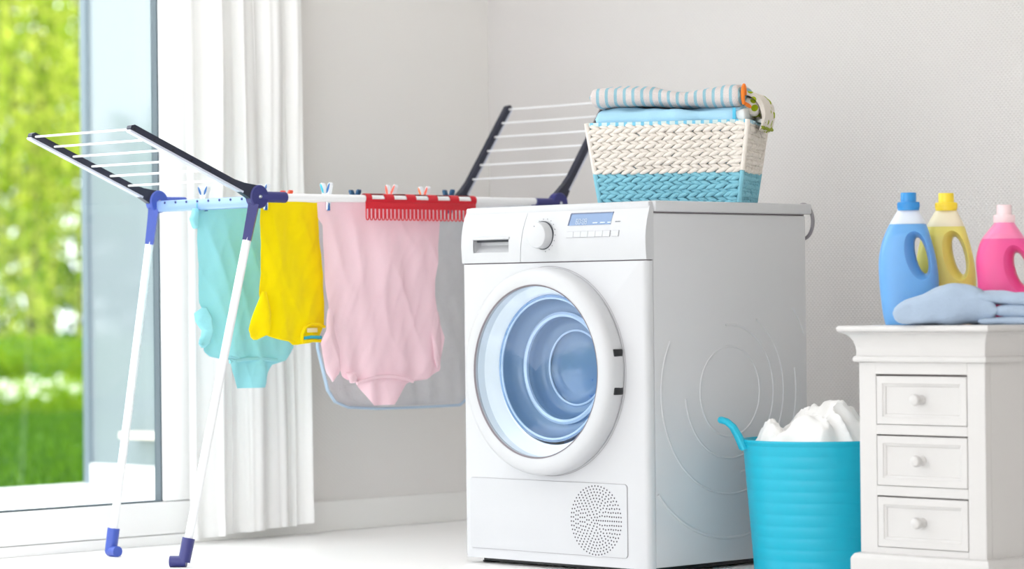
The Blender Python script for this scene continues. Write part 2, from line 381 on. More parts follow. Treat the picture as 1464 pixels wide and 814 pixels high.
# ================================================================== WASHING MACHINE
MB = (.3, .28, 0)
wm = thing('washing_machine', 'white front-loading washing machine with a round glass door', 'washing machine', MB)
def mp(nm, bm, m, parent=wm, **k): return obj(nm, bm, m, parent, MB if parent is wm else k.pop('base', (0, 0, 0)), **k)
def sub(nm, bm, m, par, **k): return obj(nm, bm, m, par, MB, **k)
# cabinet: five-sided shell open to the front
bm = nb()
box(bm, (.578, .024, .016), (.6, .565, .822), .004); box(bm, (0, .024, .016), (.02, .565, .822), .004)
box(bm, (.021, .545, .016), (.577, .565, .822)); box(bm, (.021, .03, .016), (.577, .544, .034))
body = mp('body', bm, W_white)
mp('worktop', box(nb(), (-.003, .028, .825), (.606, .582, .85), .004), W_white)
sub('seam', box(nb(), (.002, .03, .8222), (.599, .56, .8249)), W_seam, body)
DC = Vector((.291, 0, .461))
# front panel with the round opening
def front_plate(x0, x1, z0, z1, y0, y1, rad, cen, rc, n=96):
    bm = nb(); inner = []; outer = []
    cx, cz = cen
    for k in range(n):
        a = 2*PI*k/n; ca, sa = math.cos(a), math.sin(a)
        t = min(((x1-cx) if ca > 0 else (x0-cx))/ca if abs(ca) > 1e-6 else 9, ((z1-cz) if sa > 0 else (z0-cz))/sa if abs(sa) > 1e-6 else 9)
        outer.append((cx+ca*t, cz+sa*t)); inner.append((cx+ca*rad, cz+sa*rad))
    for c in ((x0, z0), (x1, z0), (x1, z1), (x0, z1)):   # snap to the true corners
        i = min(range(n), key=lambda k: (outer[k][0]-c[0])**2+(outer[k][1]-c[1])**2); outer[i] = c
    IF = [bm.verts.new((x, y0, z)) for x, z in inner]; IB = [bm.verts.new((x, y1, z)) for x, z in inner]
    OM = [bm.verts.new((min(max(x, x0+rc), x1-rc), y0, z)) for x, z in outer]
    O2 = [bm.verts.new((min(max(x, x0+rc*.3), x1-rc*.3), y0+rc*.3, z)) for x, z in outer]
    O3 = [bm.verts.new((x, y0+rc, z)) for x, z in outer]; O4 = [bm.verts.new((x, y1, z)) for x, z in outer]
    for A, B in ((IB, IF), (IF, OM), (OM, O2), (O2, O3), (O3, O4), (O4, IB)):
        for k in range(n):
            fs = [A[k], A[(k+1) % n], B[(k+1) % n], B[k]]
            try: bm.faces.new(fs)
            except ValueError: pass
    return bm
mp('front_panel', front_plate(0, .6, .014, .7135, 0, .0225, .196, (DC.x, DC.z), .013), W_white, angle=50)
# control fascia: curved profile; the drawer front with its grip pocket left, the fascia right
def fy(z): t = (z-.7165)/(.85-.7165); return .002+.016*max(0, t-.15)**2.2*1.6 - .004*math.sin(PI*min(1, t*1.1))
def split_x(z): return .197+(.215-.197)*(z-.715)/.135
zs = [.7165+(.848-.7165)*k/16 for k in range(17)]
zs = sorted(zs+[.741, .771])
def fascia(xl, xr, hole=None):
    """strip of the curved control panel between x limits (functions of z)"""
    bm = nb(); cols = [lambda z: xl(z)]
    if hole: cols += [lambda z: hole[0], lambda z: hole[1]]
    cols += [lambda z: xr(z)]
    V = [[bm.verts.new((c(z), fy(z), z)) for c in cols] for z in zs]; n = len(cols)
    for j in range(len(zs)-1):
        for i in range(n-1):
            if hole and i == 1 and zs[j] >= hole[2]-1e-6 and zs[j+1] <= hole[3]+1e-6: continue
            bm.faces.new((V[j][i], V[j][i+1], V[j+1][i+1], V[j+1][i]))
    for i in (0, n-1):      # sides
        B = [bm.verts.new((cols[i](z), .027, z)) for z in zs]
        for j in range(len(zs)-1): bm.faces.new((V[j][i], V[j+1][i], B[j+1], B[j]))
    for j, zz in ((0, zs[0]), (-1, zs[-1])):
        B = [bm.verts.new((c(zz), .027, zz)) for c in cols]
        for i in range(n-1): bm.faces.new((V[j][i], V[j][i+1], B[i+1], B[i]))
    return bm
hole = (.041, .161, .741, .771)
bm = fascia(lambda z: .0 + .004*max(0, (z-.82)/.03)**2, lambda z: split_x(z)-.0008, hole)
drawer = mp('detergent_drawer', bm, W_plastic, angle=25)
bm = nb()   # grip pocket: slanting back plate and side walls
prism(bm, [(.0005+fy(.741), .7405), (.006, .7405), (.0245, .7585), (.0245, .7715), (.026, .7715), (.026, .738), (.0005, .738)], lambda q: (hole[0]-.002, q[0], q[1]), lambda q: (hole[1]+.002, q[0], q[1]))
box(bm, (hole[0]-.003, .003, .738), (hole[0], .026, .7715)); box(bm, (hole[1], .003, .738), (hole[1]+.003, .026, .7715))
sub('grip_pocket', bm, W_plastic, drawer, smooth=False)
sub('grip_lip', box(nb(), (hole[0]-.001, -.004, .7715), (hole[1]+.004, .004, .778), .002), W_plastic, drawer)
sub('grip_painted_shade', box(nb(), (hole[0], .012, .766), (hole[1], .025, .7712)), mat('grip_dark_grey', (70, 72, 78), .6), drawer, smooth=False)  # dark strip paints the shade at the top of the pocket
bm = fascia(lambda z: split_x(z)+.0008, lambda z: .6 - .006*max(0, (z-.825)/.025)**2)
fas = mp('control_fascia', bm, W_plastic, angle=25)
mp('top_trim', box(nb(), (.003, .014, .8265), (.597, .028, .8485), .003), W_plastic)
sub('seam', box(nb(), (.003, .006, .7137), (.597, .026, .7163)), W_seam, fas)
# knob
kc = Vector((.276, fy(.778), .778)); bm = nb()
lathe(bm, [(0, -.026), (.027, -.026), (.0295, -.0245), (.0305, -.021), (.0315, -.003), (.0315, -.002)], kc, 'y', 40)
knob = mp('program_knob', bm, W_plastic)
sub('knob_gap', lathe(nb(), [(0, -.002), (.0335, -.002), (.0335, .001)], kc, 'y', 40), mat('knob_gap_grey', (64, 66, 74), .5), knob)
sub('pointer_dot', lathe(nb(), [(0, -.0265), (.0016, -.0265), (.0016, -.0255)], kc+Vector((-.004, 0, .021)), 'y', 10), mat('print_grey', (110, 114, 122), .6), knob)
prn = bpy.data.materials['print_grey']; prn2 = mat('print_pale_grey', (196, 200, 206), .6)
bm = nb()
for k in range(15):
    a = R(-110+k*20); c = kc+Vector((math.sin(a)*.0385, 0, math.cos(a)*.0385))
    lathe(bm, [(0, fy(c.z)-kc.y-.0006), (.0012, fy(c.z)-kc.y-.0006), (.0012, fy(c.z)-kc.y+.001)], c, 'y', 8)
sub('dial_marks', bm, prn, fas)['kind'] = 'stuff'
# display
scr_m = mat('blue_grey_lcd', (104, 130, 168), .16, .6, var=.12, vscale=14)
def on_f(x, z, off): return Vector((x, fy(z)-off, z))
def fplate(bm, xa, xb, za, zb, off, th=.002, sk=0):
    """thin plate lying on the curved fascia; sk leans its sides"""
    pts = [(xa-sk*(zb-za), za), (xb-sk*(zb-za), za), (xb, zb), (xa, zb)]
    A = [bm.verts.new(on_f(x, z, off)) for x, z in pts]; B = [bm.verts.new(on_f(x, z, off-th)) for x, z in pts]
    bm.faces.new(A); bm.faces.new(B[::-1])
    for k in range(4): bm.faces.new((A[k], B[k], B[(k+1) % 4], A[(k+1) % 4]))
disp = mp('display', (lambda b: (fplate(b, .3595, .4915, .7985, .8255, .0012, .002, .12), b)[1])(nb()), scr_m, smooth=False)
bm = nb(); fplate(bm, .3575, .4925, .8255, .8275, .0022, .003); fplate(bm, .3565, .3595, .7985, .8255, .0022, .003, .12)
sub('bezel', bm, mat('bezel_shadow_grey', (104, 110, 132), .5), disp, smooth=False)  # grey of the top and left strips paints the inset display's shade
glow = mat('lcd_segments', (196, 208, 224), .4)
SEG = {'0': 'abcdef', '8': 'abcdefg'}
def digit(bm, ch, x, z, wd, h):
    t = .0009
    S = {'a': (x, x+wd, z+h-t, z+h), 'g': (x, x+wd, z+h/2-t/2, z+h/2+t/2), 'd': (x, x+wd, z, z+t), 'f': (x, x+t, z+h/2, z+h), 'b': (x+wd-t, x+wd, z+h/2, z+h), 'e': (x, x+t, z, z+h/2), 'c': (x+wd-t, x+wd, z, z+h/2)}
    for s in SEG[ch]: a = S[s]; fplate(bm, a[0], a[1], a[2], a[3], .0016, .0006)
bm = nb()
for k, ch in enumerate('80'): digit(bm, ch, .378+k*.0085, .801, .006, .0125)
for k, ch in enumerate('08'): digit(bm, ch, .398+k*.0085, .801, .006, .0125)
for zz in (.804, .809): fplate(bm, .3945, .3958, zz, zz+.0013, .0016, .0006)
for k in range(3): fplate(bm, .4325+k*.0235, .4475+k*.0235-(.004 if k == 2 else 0), .8022, .8045, .0016, .0006)
sub('readout', bm, glow, disp, smooth=False)['kind'] = 'stuff'
bw = (.4915-.352)/6
btn = None
for k in range(7):
    xa, xb = (.352+k*bw+.0006, .352+(k+1)*bw-.0006) if k < 6 else (.4975, .518)
    bm = nb(); fplate(bm, xa-.0004, xb+.0008, .7702, .7848, .0004, .002, .1)
    s = mp('button', (lambda b: (fplate(b, xa, xb, .7710, .7843, .0022, .0035, .1), b)[1])(nb()), W_plastic, smooth=False)
    sub('button_gap', bm, mat('button_gap_grey', (150, 150, 158), .6) if btn is None else btn, s, smooth=False); btn = bpy.data.materials['button_gap_grey']
bm = nb(); fplate(bm, .5025, .518, .8035, .8055, .0008, .001); sub('indicator_light', bm, prn, fas, smooth=False)
bm = nb(); rnd.seed(2)
for k in range(6):
    xm = .352+(k+.5)*bw; wdt = rnd.uniform(.005, .0075)
    fplate(bm, xm-wdt, xm+wdt, .7925, .7932, .0005, .0008); fplate(bm, xm-wdt*.6, xm+wdt*.6, .7893, .7899, .0005, .0008)
sub('button_captions', bm, prn2, fas, smooth=False)['kind'] = 'stuff'
# door
door_prof = [(.199, .002), (.236, .002), (.2415, -.004), (.243, -.012), (.2415, -.034), (.238, -.043), (.231, -.049), (.222, -.0515), (.206, -.0505), (.2015, -.049), (.2005, -.046), (.199, -.042), (.199, .002)]
dr = mp('door_ring', lathe(nb(), door_prof, DC, 'y', 96, cap=False), W_plastic, angle=40)
sub('ring_gap', lathe(nb(), [(.2385, .0015), (.2448, -.0002), (.2448, .0015)], DC, 'y', 96, cap=False), W_seam, dr)
sub('glass_edge_line', lathe(nb(), [(.1985, -.0478), (.2010, -.0497), (.2022, -.0500), (.2016, -.0478)], DC, 'y', 96, cap=False), W_seam, dr)
door_glass = thin('door_glass', (248, 251, 253), .018, .015)
mp('door_glass', lathe(nb(), [(0, -.0475), (.1985, -.0445), (.1985, -.0425), (0, -.0455)], DC, 'y', 96), door_glass)
funnel = mat('inner_door_white', (250, 251, 252), .6, .1)
mp('inner_door_ring', lathe(nb(), [(.1985, -.040), (.1985, -.018), (.184, .004), (.178, .012), (.1725, .013), (.1725, .018), (.194, .018)], DC, 'y', 96, cap=False), funnel, angle=30)
bowl_m = bpy.data.materials.new('blue_tinted_bowl_glass'); bowl_m.use_nodes = True
nt = bowl_m.node_tree; nt.nodes.clear(); out = nt.nodes.new('ShaderNodeOutputMaterial')
tr = nt.nodes.new('ShaderNodeBsdfTransparent'); tr.inputs[0].default_value = lin((182, 208, 240)); pb = nt.nodes.new('ShaderNodeBsdfPrincipled')
pb.inputs['Base Color'].default_value = lin((136, 168, 210)); pb.inputs['Roughness'].default_value = .10; pb.inputs['Specular IOR Level'].default_value = .9
mx = nt.nodes.new('ShaderNodeMixShader'); mx.inputs[0].default_value = .62
nt.links.new(tr.outputs[0], mx.inputs[1]); nt.links.new(pb.outputs[0], mx.inputs[2]); nt.links.new(mx.outputs[0], out.inputs[0])
bz = DC+Vector((0, 0, .006))
bowl = mp('glass_bowl', lathe(nb(), [(.1725, .006), (.171, .004), (.167, .006), (.163, .014), (.160, .03), (.152, .045), (.138, .052), (.128, .050), (.122, .054), (.118, .066), (.112, .082), (.103, .090), (.094, .088), (.089, .092), (.086, .098), (.06, .1015), (0, .103)], bz, 'y', 96, cap=False), bowl_m, angle=60)
rim_m = mat('bowl_highlight_blue', (190, 210, 236), .08, .8)  # pale ridge colour paints the light bands reflected in the bowl
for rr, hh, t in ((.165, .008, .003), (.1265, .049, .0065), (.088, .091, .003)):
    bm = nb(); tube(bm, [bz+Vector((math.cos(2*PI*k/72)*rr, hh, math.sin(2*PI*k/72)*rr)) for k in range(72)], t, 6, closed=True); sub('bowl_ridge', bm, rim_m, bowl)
drum_m = mat('steel_drum', (96, 116, 150), .3, metal=.6, var=.2, vscale=20)
mp('drum', lathe(nb(), [(.185, .03), (.236, .05), (.24, .4), (.02, .42), (0, .42)], DC, 'y', 64, cap=False), drum_m)
# laundry seen through the bowl
def crumple(bm, c, rx, ry, rz, seed, n=48, rough=.35, sharp=1):
    def fn(u, v):
        a = 2*PI*u; b = PI*(v*.98+.01)
        q = Vector((math.sin(b)*math.cos(a), math.sin(b)*math.sin(a), math.cos(b)))
        s = 1
        for k, (fq, am) in enumerate(((1.6, .5), (3.4, .3), (7, .12))):
            s += rough*am*(1-2*abs(nz(q.x*fq+seed, q.y*fq, q.z*fq+k*7))*1.6)*sharp
        return Vector(c)+Vector((q.x*rx*s, q.y*ry*s, q.z*rz*s))
    V = grid(bm, n, n, fn, True)
    bm.faces.new(V[0]); bm.faces.new(V[-1][::-1])
    return bm
o = obj('blue_garment', crumple(nb(), (DC.x-.01, .215, DC.z-.08), .17, .10, .12, 3.3), mat('denim_blue_cloth', (92, 124, 178), .9, .1, var=.2, vscale=12, bump=.4, bscale=300)); tag(o, 'crumpled blue garment lying in the washing machine drum', 'garment')
# hinges
for zz in (.505, .418):
    mp('door_hinge', box(nb(), (.514, -.034, zz-.0085), (.5315, -.006, zz+.0085), .002), black)
# service flap and air vent
def rrect(x0, x1, z0, z1, r, n=5):
    L = []
    for cx, cz, a0 in ((x1-r, z1-r, 0), (x0+r, z1-r, 90), (x0+r, z0+r, 180), (x1-r, z0+r, 270)):
        for k in range(n+1): a = R(a0+90*k/n); L.append((cx+r*math.cos(a), cz+r*math.sin(a)))
    return L
flap = mp('service_flap', prism(nb(), rrect(.0235, .535, .0375, .2045, .008), lambda q: (q[0], -.0022, q[1]), lambda q: (q[0], .001, q[1])), W_plastic, smooth=False)
sub('seam', prism(nb(), rrect(.0225, .536, .0365, .2055, .009), lambda q: (q[0], -.0010, q[1]), lambda q: (q[0], .001, q[1])), mat('flap_seam_grey', (158, 156, 160), .6), flap, smooth=False)
bm = nb(); vc = Vector((.438, -.0022, .1195))
for k in range(0, 12):
    r = k*.0071+.001; n = max(1, int(round(2*PI*r/.0098)))
    n = 1 if k == 0 else max(6, int(n/3)*3)
    for j in range(n):
        a = 2*PI*j/n; c = vc+Vector((r*math.cos(a), 0, r*math.sin(a)))
        V = [bm.verts.new(c+Vector((math.cos(q*PI/3)*.0021, -.0003, math.sin(q*PI/3)*.0021))) for q in range(6)]
        B = [bm.verts.new(v.co+Vector((0, .0008, 0))) for v in V]
        bm.faces.new(V)
        for q in range(6): bm.faces.new((V[q], B[q], B[(q+1) % 6], V[(q+1) % 6]))
o = sub('vent_holes', bm, mat('vent_hole_dark', (66, 60, 68), .9), flap, smooth=False); o['kind'] = 'stuff'
sub('vent_plate', lathe(nb(), [(0, -.0001), (.0835, -.0001), (.0842, .0006)], vc, 'y', 64), W_plastic, flap)
# feet, side embossing, drain hose
for fx, fyy in ((.04, .05), (.56, .05), (.04, .53), (.56, .53)):
    mp('foot', lathe(nb(), [(.02, 0), (.021, .004), (.012, .006), (.012, .02)], (fx, fyy, 0), 'z', 20), black)
mp('base_plinth', box(nb(), (.03, .035, .004), (.57, .55, .015)), black, smooth=False)
ec = Vector((.6, .284, .41))
for rr, a0, a1, t in ((.105, 0, 360, .003), (.155, -175, 95, .003), (.192, -80, 60, .003), (.238, 150, 372, .003), (.30, -20, 40, .003), (.34, 205, 290, .004)):
    n = 80; bm = nb()
    pts = [ec+Vector((-.0008, math.cos(R(a0+(a1-a0)*k/n))*rr, math.sin(R(a0+(a1-a0)*k/n))*rr)) for k in range(n+1)]
    pts = [q for q in pts if .03 < q.y < .555 and q.z > .025]
    tube(bm, pts, t, 8, flat=(1, 1)); mp('embossed_ring', bm, W_white)
hose = mat('grey_ribbed_hose', (138, 134, 140), .5)
bm = nb(); tube(bm, [Vector((.567, .592, .845)) + Vector((.0, .0, 0)) + Vector((.030*math.sin(R(a))*1.0, .004, -.036+.041*math.cos(R(a)))) for a in range(-60, 200, 8)] + [(.555, .59, .70), (.55, .585, .4), (.55, .585, .1)], .0045, 8)
mp('drain_hose', bm, hose)

# ================================================================== DRYING RACK
XF, XK, YL, YE, ZR = -.38, -.77, -.318, .722, .884
RB = (-.575, .2, 0)
rk = thing('drying_rack', 'white and navy folding winged drying rack by the window', 'drying rack', RB)
def rp(nm, bm, m, par=None, **k): return obj(nm, bm, m, par or rk, RB, **k)
for xx in (XF, XK):
    rp('side_rail', tube(nb(), [(xx, YL+.06, ZR), (xx, YE-.05, ZR+.004)], .0095, 14), white_metal)
wx = [XF-.045-(XF-XK-.09)*k/7 for k in range(8)]
for xx in wx: rp('wire', tube(nb(), [(xx, YL+.002, ZR-.006), (xx, YE-.002, ZR-.004)], .002, 6), white_metal)
for yy in (YL, YE):
    cb = rp('crossbar', box(nb(), (XK+.005, yy-.010, ZR-.026), (XF-.005, yy+.010, ZR+.002), .005), palebar)
    bm = nb()
    for xx in wx: lathe(bm, [(0, 0), (.003, 0), (.003, .003)], (xx, yy-.0115 if yy < 0 else yy+.009, ZR-.004), 'y', 8)
    rp('wire_sockets', bm, navy, cb)['kind'] = 'stuff'
def end(sgn_, yh, tip, footdx, footdy):
    """one end of the rack: hubs, legs, wing"""
    for xx in (XF, XK):
        out_ = 1 if xx == XF else -1
        hx = xx
        hub_m = navy if xx == XF else navy2
        bm = nb(); lathe(bm, [(0, -.012), (.026, -.012), (.0285, -.009), (.0285, .009), (.026, .012), (0, .012)], (hx, yh, ZR), 'x', 32)
        hub = rp('hub', bm, hub_m)
        bm = nb(); lathe(bm, [(0, .016), (.003, .016), (.005, .0125), (.005, .011)], (hx, yh, ZR), 'x', 12); rp('rivet', bm, steel, hub)
        bm = nb(); tube(bm, [(hx, yh-sgn_*.0, ZR), (hx, yh-sgn_*.088*-1*-1, ZR)], .0135, 14); rp('rail_sleeve', bm, navy if xx == XF else navy2, hub)
        # leg
        ft = Vector((hx+footdx, yh+footdy(xx), .0)); tp = Vector((hx, yh+sgn_*.008, ZR-.01))
        ax = (ft-tp).normalized(); L = (ft-tp).length
        lg = rp('leg', tube(nb(), [tp+ax*.085, tp+ax*(L-.035)], .0105, 14), white_metal)
        bm = nb(); tube(bm, [tp+ax*.008, tp+ax*.03, tp+ax*.098], [.018, .0165, .0145], 4); rp('leg_socket', bm, hub_m, lg, smooth=False)
        bm = nb(); tube(bm, [tp+ax*(L-.07), tp+ax*(L-.012)], [.0155, .0150], 12)
        c = tp+ax*(L-.012); hv = Vector((0, sgn_*.0, 0))
        q = Vector((c.x, c.y, .0135)); inw = Vector((-.7 if xx == XF else .85, sgn_*.0-(.55 if xx == XF else .1), 0)).normalized()
        tube(bm, [q-inw*.006, q+inw*.034], .0135, 12); rp('foot', bm, hub_m, lg)
        # wing arm
        tpv = Vector((hx, tip[0], tip[1])); av = (tpv-Vector((hx, yh, ZR))).normalized(); AL = (tpv-Vector((hx, yh, ZR))).length
        nrm = Vector((0, -av.z, av.y))
        if nrm.z < 0: nrm = -nrm
        wd = .0095
        base = Vector((hx, yh, ZR))
        prof = [(-.02, -.022), (.03, -.014), (.075, -wd), (AL-.008, -wd), (AL, -wd*.4), (AL, wd*.4), (AL-.008, wd), (.085, wd), (.055, wd+.004), (.03, .020), (0, .0275), (-.02, .02)]
        bm = nb(); prism(bm, prof, lambda s: base+av*s[0]+nrm*s[1]+Vector((-.008, 0, 0)), lambda s: base+av*s[0]+nrm*s[1]+Vector((.008, 0, 0)))
        arm = rp('wing_arm', bm, darkarm, smooth=False)
        bm = nb(); prism(bm, [(.05, -wd-.0018), (AL-.004, -wd-.0018), (AL, -wd), (AL, -wd+.003), (.05, -wd+.003)], lambda s: base+av*s[0]+nrm*s[1]+Vector((-.009, 0, 0)), lambda s: base+av*s[0]+nrm*s[1]+Vector((.009, 0, 0)))
        rp('edge_strip', bm, mat('silver_edge_strip', (196, 200, 214), .35) if 'silver_edge_strip' not in bpy.data.materials else bpy.data.materials['silver_edge_strip'], arm, smooth=False)
        bm = nb()
        for k in range(6):
            s = AL-.012-k*(AL-.09)/5.4
            lathe(bm, [(0, .0095), (.0022, .0095), (.0022, .007)], base+av*s, 'x', 8)
        rp('wire_pins', bm, black, arm)['kind'] = 'stuff'
    for k in range(6):
        s = AL-.012-k*(AL-.09)/5.4; c = Vector((0, yh, ZR))+av*s
        rp('wing_wire', tube(nb(), [Vector((XK+.004, c.y, c.z)), Vector((XF-.004, c.y, c.z))], .0026, 8), white_metal)
end(-1, YL, (-.703, 1.040), -.055, lambda x: -.195 if x == XF else -.115)
end(1, YE, (.931, 1.172), .03, lambda x: .19)

# ---- laundry hanging on the rack
def span(bm, L, Rr, x0, nu=26, nv=44, th=.006, amp=.010, seed=0, fq=(9, 2.2), gather=0, topflat=True, rid=.5):
    """double-layer cloth between a left and a right edge, both given as (z, y) with falling z"""
    zt, zb = max(L[0][0], Rr[0][0]), min(L[-1][0], Rr[-1][0])
    def wr(u, v, y, z):
        e = min(1, v*4)
        a = amp*e*(nz(y*fq[0], z*fq[1], seed)+.5*nz(y*fq[0]*2.3, z*fq[1]*2, seed+5))
        a += rid*amp*e*(1-abs(nz((y+.3*z)*fq[0]*1.6, z*fq[1]*1.6, seed+9))*3)*.8 + .3*amp*e*(1-abs(nz((y-.5*z)*26, z*7, seed+2))*3)*.5
        if gather: a += gather*max(0, v-.55)*math.sin(y*70+seed+2*nz(y*8, z*4, seed))
        return a
    rows = []
    for j in range(nv+1):
        v = j/nv; z = zt+(zb-zt)*v; yl, yr = interp(L, z), interp(Rr, z)
        fr = []; bk = []
        for i in range(nu+1):
            u = i/nu; y = yl+(yr-yl)*u
            t = th*max(0, 1-abs(2*u-1)**3)*(.35+.65*min(1, v*6))*min(1, (1-v)*14+.12)
            x = x0+wr(u, v, y, z)
            fr.append(bm.verts.new((x+t, y, z))); bk.append(None if i in (0, nu) else bm.verts.new((x-t, y, z)))
        bk[0], bk[-1] = fr[0], fr[-1]
        rows.append((fr, bk))
    for (f0, b0), (f1, b1) in zip(rows, rows[1:]):
        for i in range(nu):
            bm.faces.new((f0[i], f0[i+1], f1[i+1], f1[i]))
            q = [b0[i], b1[i], b1[i+1], b0[i+1]]
            bm.faces.new(q)
    for fr, bk in (rows[0], rows[-1]):
        for i in range(nu):
            q = []
            for v in (fr[i], fr[i+1], bk[i+1], bk[i]):
                if v not in q: q.append(v)
            if len(q) > 2:
                try: bm.faces.new(q)
                except ValueError: pass
    return bm
def cloth(nm, rgb, tr_=.25):
    m = mat(nm, rgb, .95, .08, var=.035, vscale=5, bump=.25, bscale=500, sheen=.15)
    nt = m.node_tree; out = [n for n in nt.nodes if n.type == 'OUTPUT_MATERIAL'][0]; p = nt.nodes['Principled BSDF']
    t = nt.nodes.new('ShaderNodeBsdfTranslucent'); t.inputs[0].default_value = lin(rgb); mx = nt.nodes.new('ShaderNodeMixShader'); mx.inputs[0].default_value = tr_
    nt.links.new(p.outputs[0], mx.inputs[1]); nt.links.new(t.outputs[0], mx.inputs[2]); nt.links.new(mx.outputs[0], out.inputs[0])
    return m
pink_m, yel_m, teal_m = cloth('pink_jersey', (252, 226, 234)), cloth('yellow_jersey', (252, 232, 6)), cloth('aqua_jersey', (166, 230, 238))
def swap(L): return [(z, y) for y, z in L]
# pink bodysuit
PX = wx[0]; GB = (PX, .12, .365)
pk = thing('pink_bodysuit', 'pale pink baby bodysuit pegged on the drying rack', 'bodysuit', GB)
Lp = swap([(-.087, .879), (-.085, .836), (-.069, .82), (-.068, .769), (-.064, .677), (-.057, .607), (-.040, .56), (-.024, .50), (-.012, .456), (-.008, .44), (.006, .432), (.037, .427), (.065, .395), (.089, .366)])
Rp = swap([(.333, .879), (.333, .844), (.323, .742), (.31, .683), (.309, .64), (.321, .585), (.335, .552), (.342, .533), (.334, .50), (.328, .479), (.326, .449), (.275, .4265), (.216, .421), (.186, .391), (.161, .3655)])
obj('body', span(nb(), Lp, Rp, PX, 70, 100, .005, .010, 1.3, gather=.016), pink_m, pk, GB, angle=70)
obj('leg_opening', span(nb(), swap([(-.057, .612), (-.075, .558), (-.095, .526), (-.085, .494), (-.067, .452), (-.05, .429)]), swap([(-.045, .612), (-.022, .558), (-.012, .51), (-.010, .47), (-.016, .447), (-.046, .429)]), PX+.004, 24, 40, .006, .015, 4.4, gather=.02), pink_m, pk, GB, angle=70)
obj('leg_opening', span(nb(), swap([(.298, .60), (.292, .54), (.298, .48), (.312, .455)]), swap([(.32, .60), (.338, .545), (.334, .49), (.320, .455)]), PX+.003, 16, 30, .005, .012, 6.4, gather=.01), pink_m, pk, GB, angle=70)
obj('frill', span(nb(), swap([(-.010, .452), (-.012, .44), (.004, .424)]), swap([(.022, .452), (.034, .438), (.03, .424)]), PX+.012, 12, 8, .008, .012, 8.4, gather=.02), pink_m, pk, GB, angle=70)
def seam(pts, m, par, base, rad=.003, nm='seam_band'):
    obj(nm, tube(nb(), pts, rad, 8, flat=(.6, 1)), m, par, base)
seam([(PX+.011, .03+(.222-.03)*k/14, .423+.016*math.sin(PI*k/14)) for k in range(15)], pink_m, pk, GB, .0045)
# yellow bodysuit
YX = wx[1]; GB = (YX, -.13, .52)
yl = thing('yellow_bodysuit', 'bright yellow baby shirt pegged between aqua and pink garments', 'shirt', GB)
Ly = swap([(-.231, .879), (-.236, .824), (-.23, .769), (-.229, .699), (-.236, .65), (-.225, .60), (-.222, .55), (-.188, .537), (-.147, .531), (-.131, .522)])
Ry = swap([(-.046, .879), (-.043, .805), (-.039, .734), (-.035, .628), (-.034, .571), (-.049, .545), (-.066, .530), (-.10, .524), (-.119, .522)])
obj('body', span(nb(), Ly, Ry, YX, 50, 80, .005, .009, 2.2, gather=.014), yel_m, yl, GB, angle=70)
obj('sleeve', span(nb(), swap([(-.236, .655), (-.255, .616), (-.269, .581), (-.278, .561), (-.269, .543), (-.255, .537)]), swap([(-.222, .655), (-.214, .61), (-.216, .57), (-.222, .55), (-.234, .543), (-.243, .537)]), YX+.004, 22, 36, .007, .017, 3.1, gather=.025), yel_m, yl, GB, angle=70)
obj('neckband', tube(nb(), [(YX+.006+.010, -.118, .534), (YX+.006+.011, -.117, .55), (YX+.006+.012, -.108, .566), (YX+.006+.012, -.09, .573), (YX+.006+.011, -.06, .572), (YX+.006+.010, -.043, .566)], .0042, 8), yel_m, yl, GB)
obj('care_label', box(nb(), (YX+.006+.010, -.102, .553), (YX+.006+.0125, -.068, .564), .001), mat('pale_label', (226, 218, 170), .8), yl, GB)
obj('neck_tape', tube(nb(), [(YX+.006+.0115, -.112, .539), (YX+.006+.013, -.09, .5415), (YX+.006+.0115, -.056, .540)], .004, 8), mat('turquoise_tape', (48, 170, 196), .8), yl, GB)
obj('back_hem', tube(nb(), [(YX+.006+.010, -.117, .531), (YX+.006+.011, -.09, .533), (YX+.006+.010, -.055, .531)], .004, 8), yel_m, yl, GB)
# aqua bodysuit
TX = wx[4]; GB = (TX, -.2, .41); dT = TX+.60
tl = thing('aqua_bodysuit', 'aqua baby bodysuit hanging behind the rack leg', 'bodysuit', GB)
Lt = swap([(-.333, .875), (-.328, .834), (-.327, .701), (-.324, .631), (-.313, .612), (-.31, .56), (-.316, .51), (-.29, .494), (-.24, .488), (-.231, .454), (-.209, .415)])
Rt = swap([(-.065, .875), (-.057, .737), (-.044, .629), (-.031, .557), (-.022, .514), (-.06, .479), (-.09, .474), (-.107, .451), (-.119, .417)])
obj('body', span(nb(), Lt, Rt, TX, 56, 90, .005, .011, 5.2, gather=.02), teal_m, tl, GB, angle=70)
obj('sleeve', span(nb(), swap([(-.345, .862), (-.358, .835), (-.346, .812)]), swap([(-.326, .862), (-.326, .835), (-.330, .812)]), TX+.002, 8, 12, .008, .006, 3), teal_m, tl, GB, angle=70)
obj('leg_opening', span(nb(), swap([(-.32, .618), (-.346, .604), (-.344, .583), (-.325, .561), (-.328, .547), (-.345, .528), (-.33, .518)]), swap([(-.305, .618), (-.296, .59), (-.296, .55), (-.30, .53), (-.31, .518)]), TX+.004, 22, 40, .007, .018, 7.7, gather=.028), teal_m, tl, GB, angle=70)
seam([(TX+.011, -.24+(-.085+.24)*k/12, .482+.006*math.sin(PI*k/12)) for k in range(13)], teal_m, tl, GB, .005)
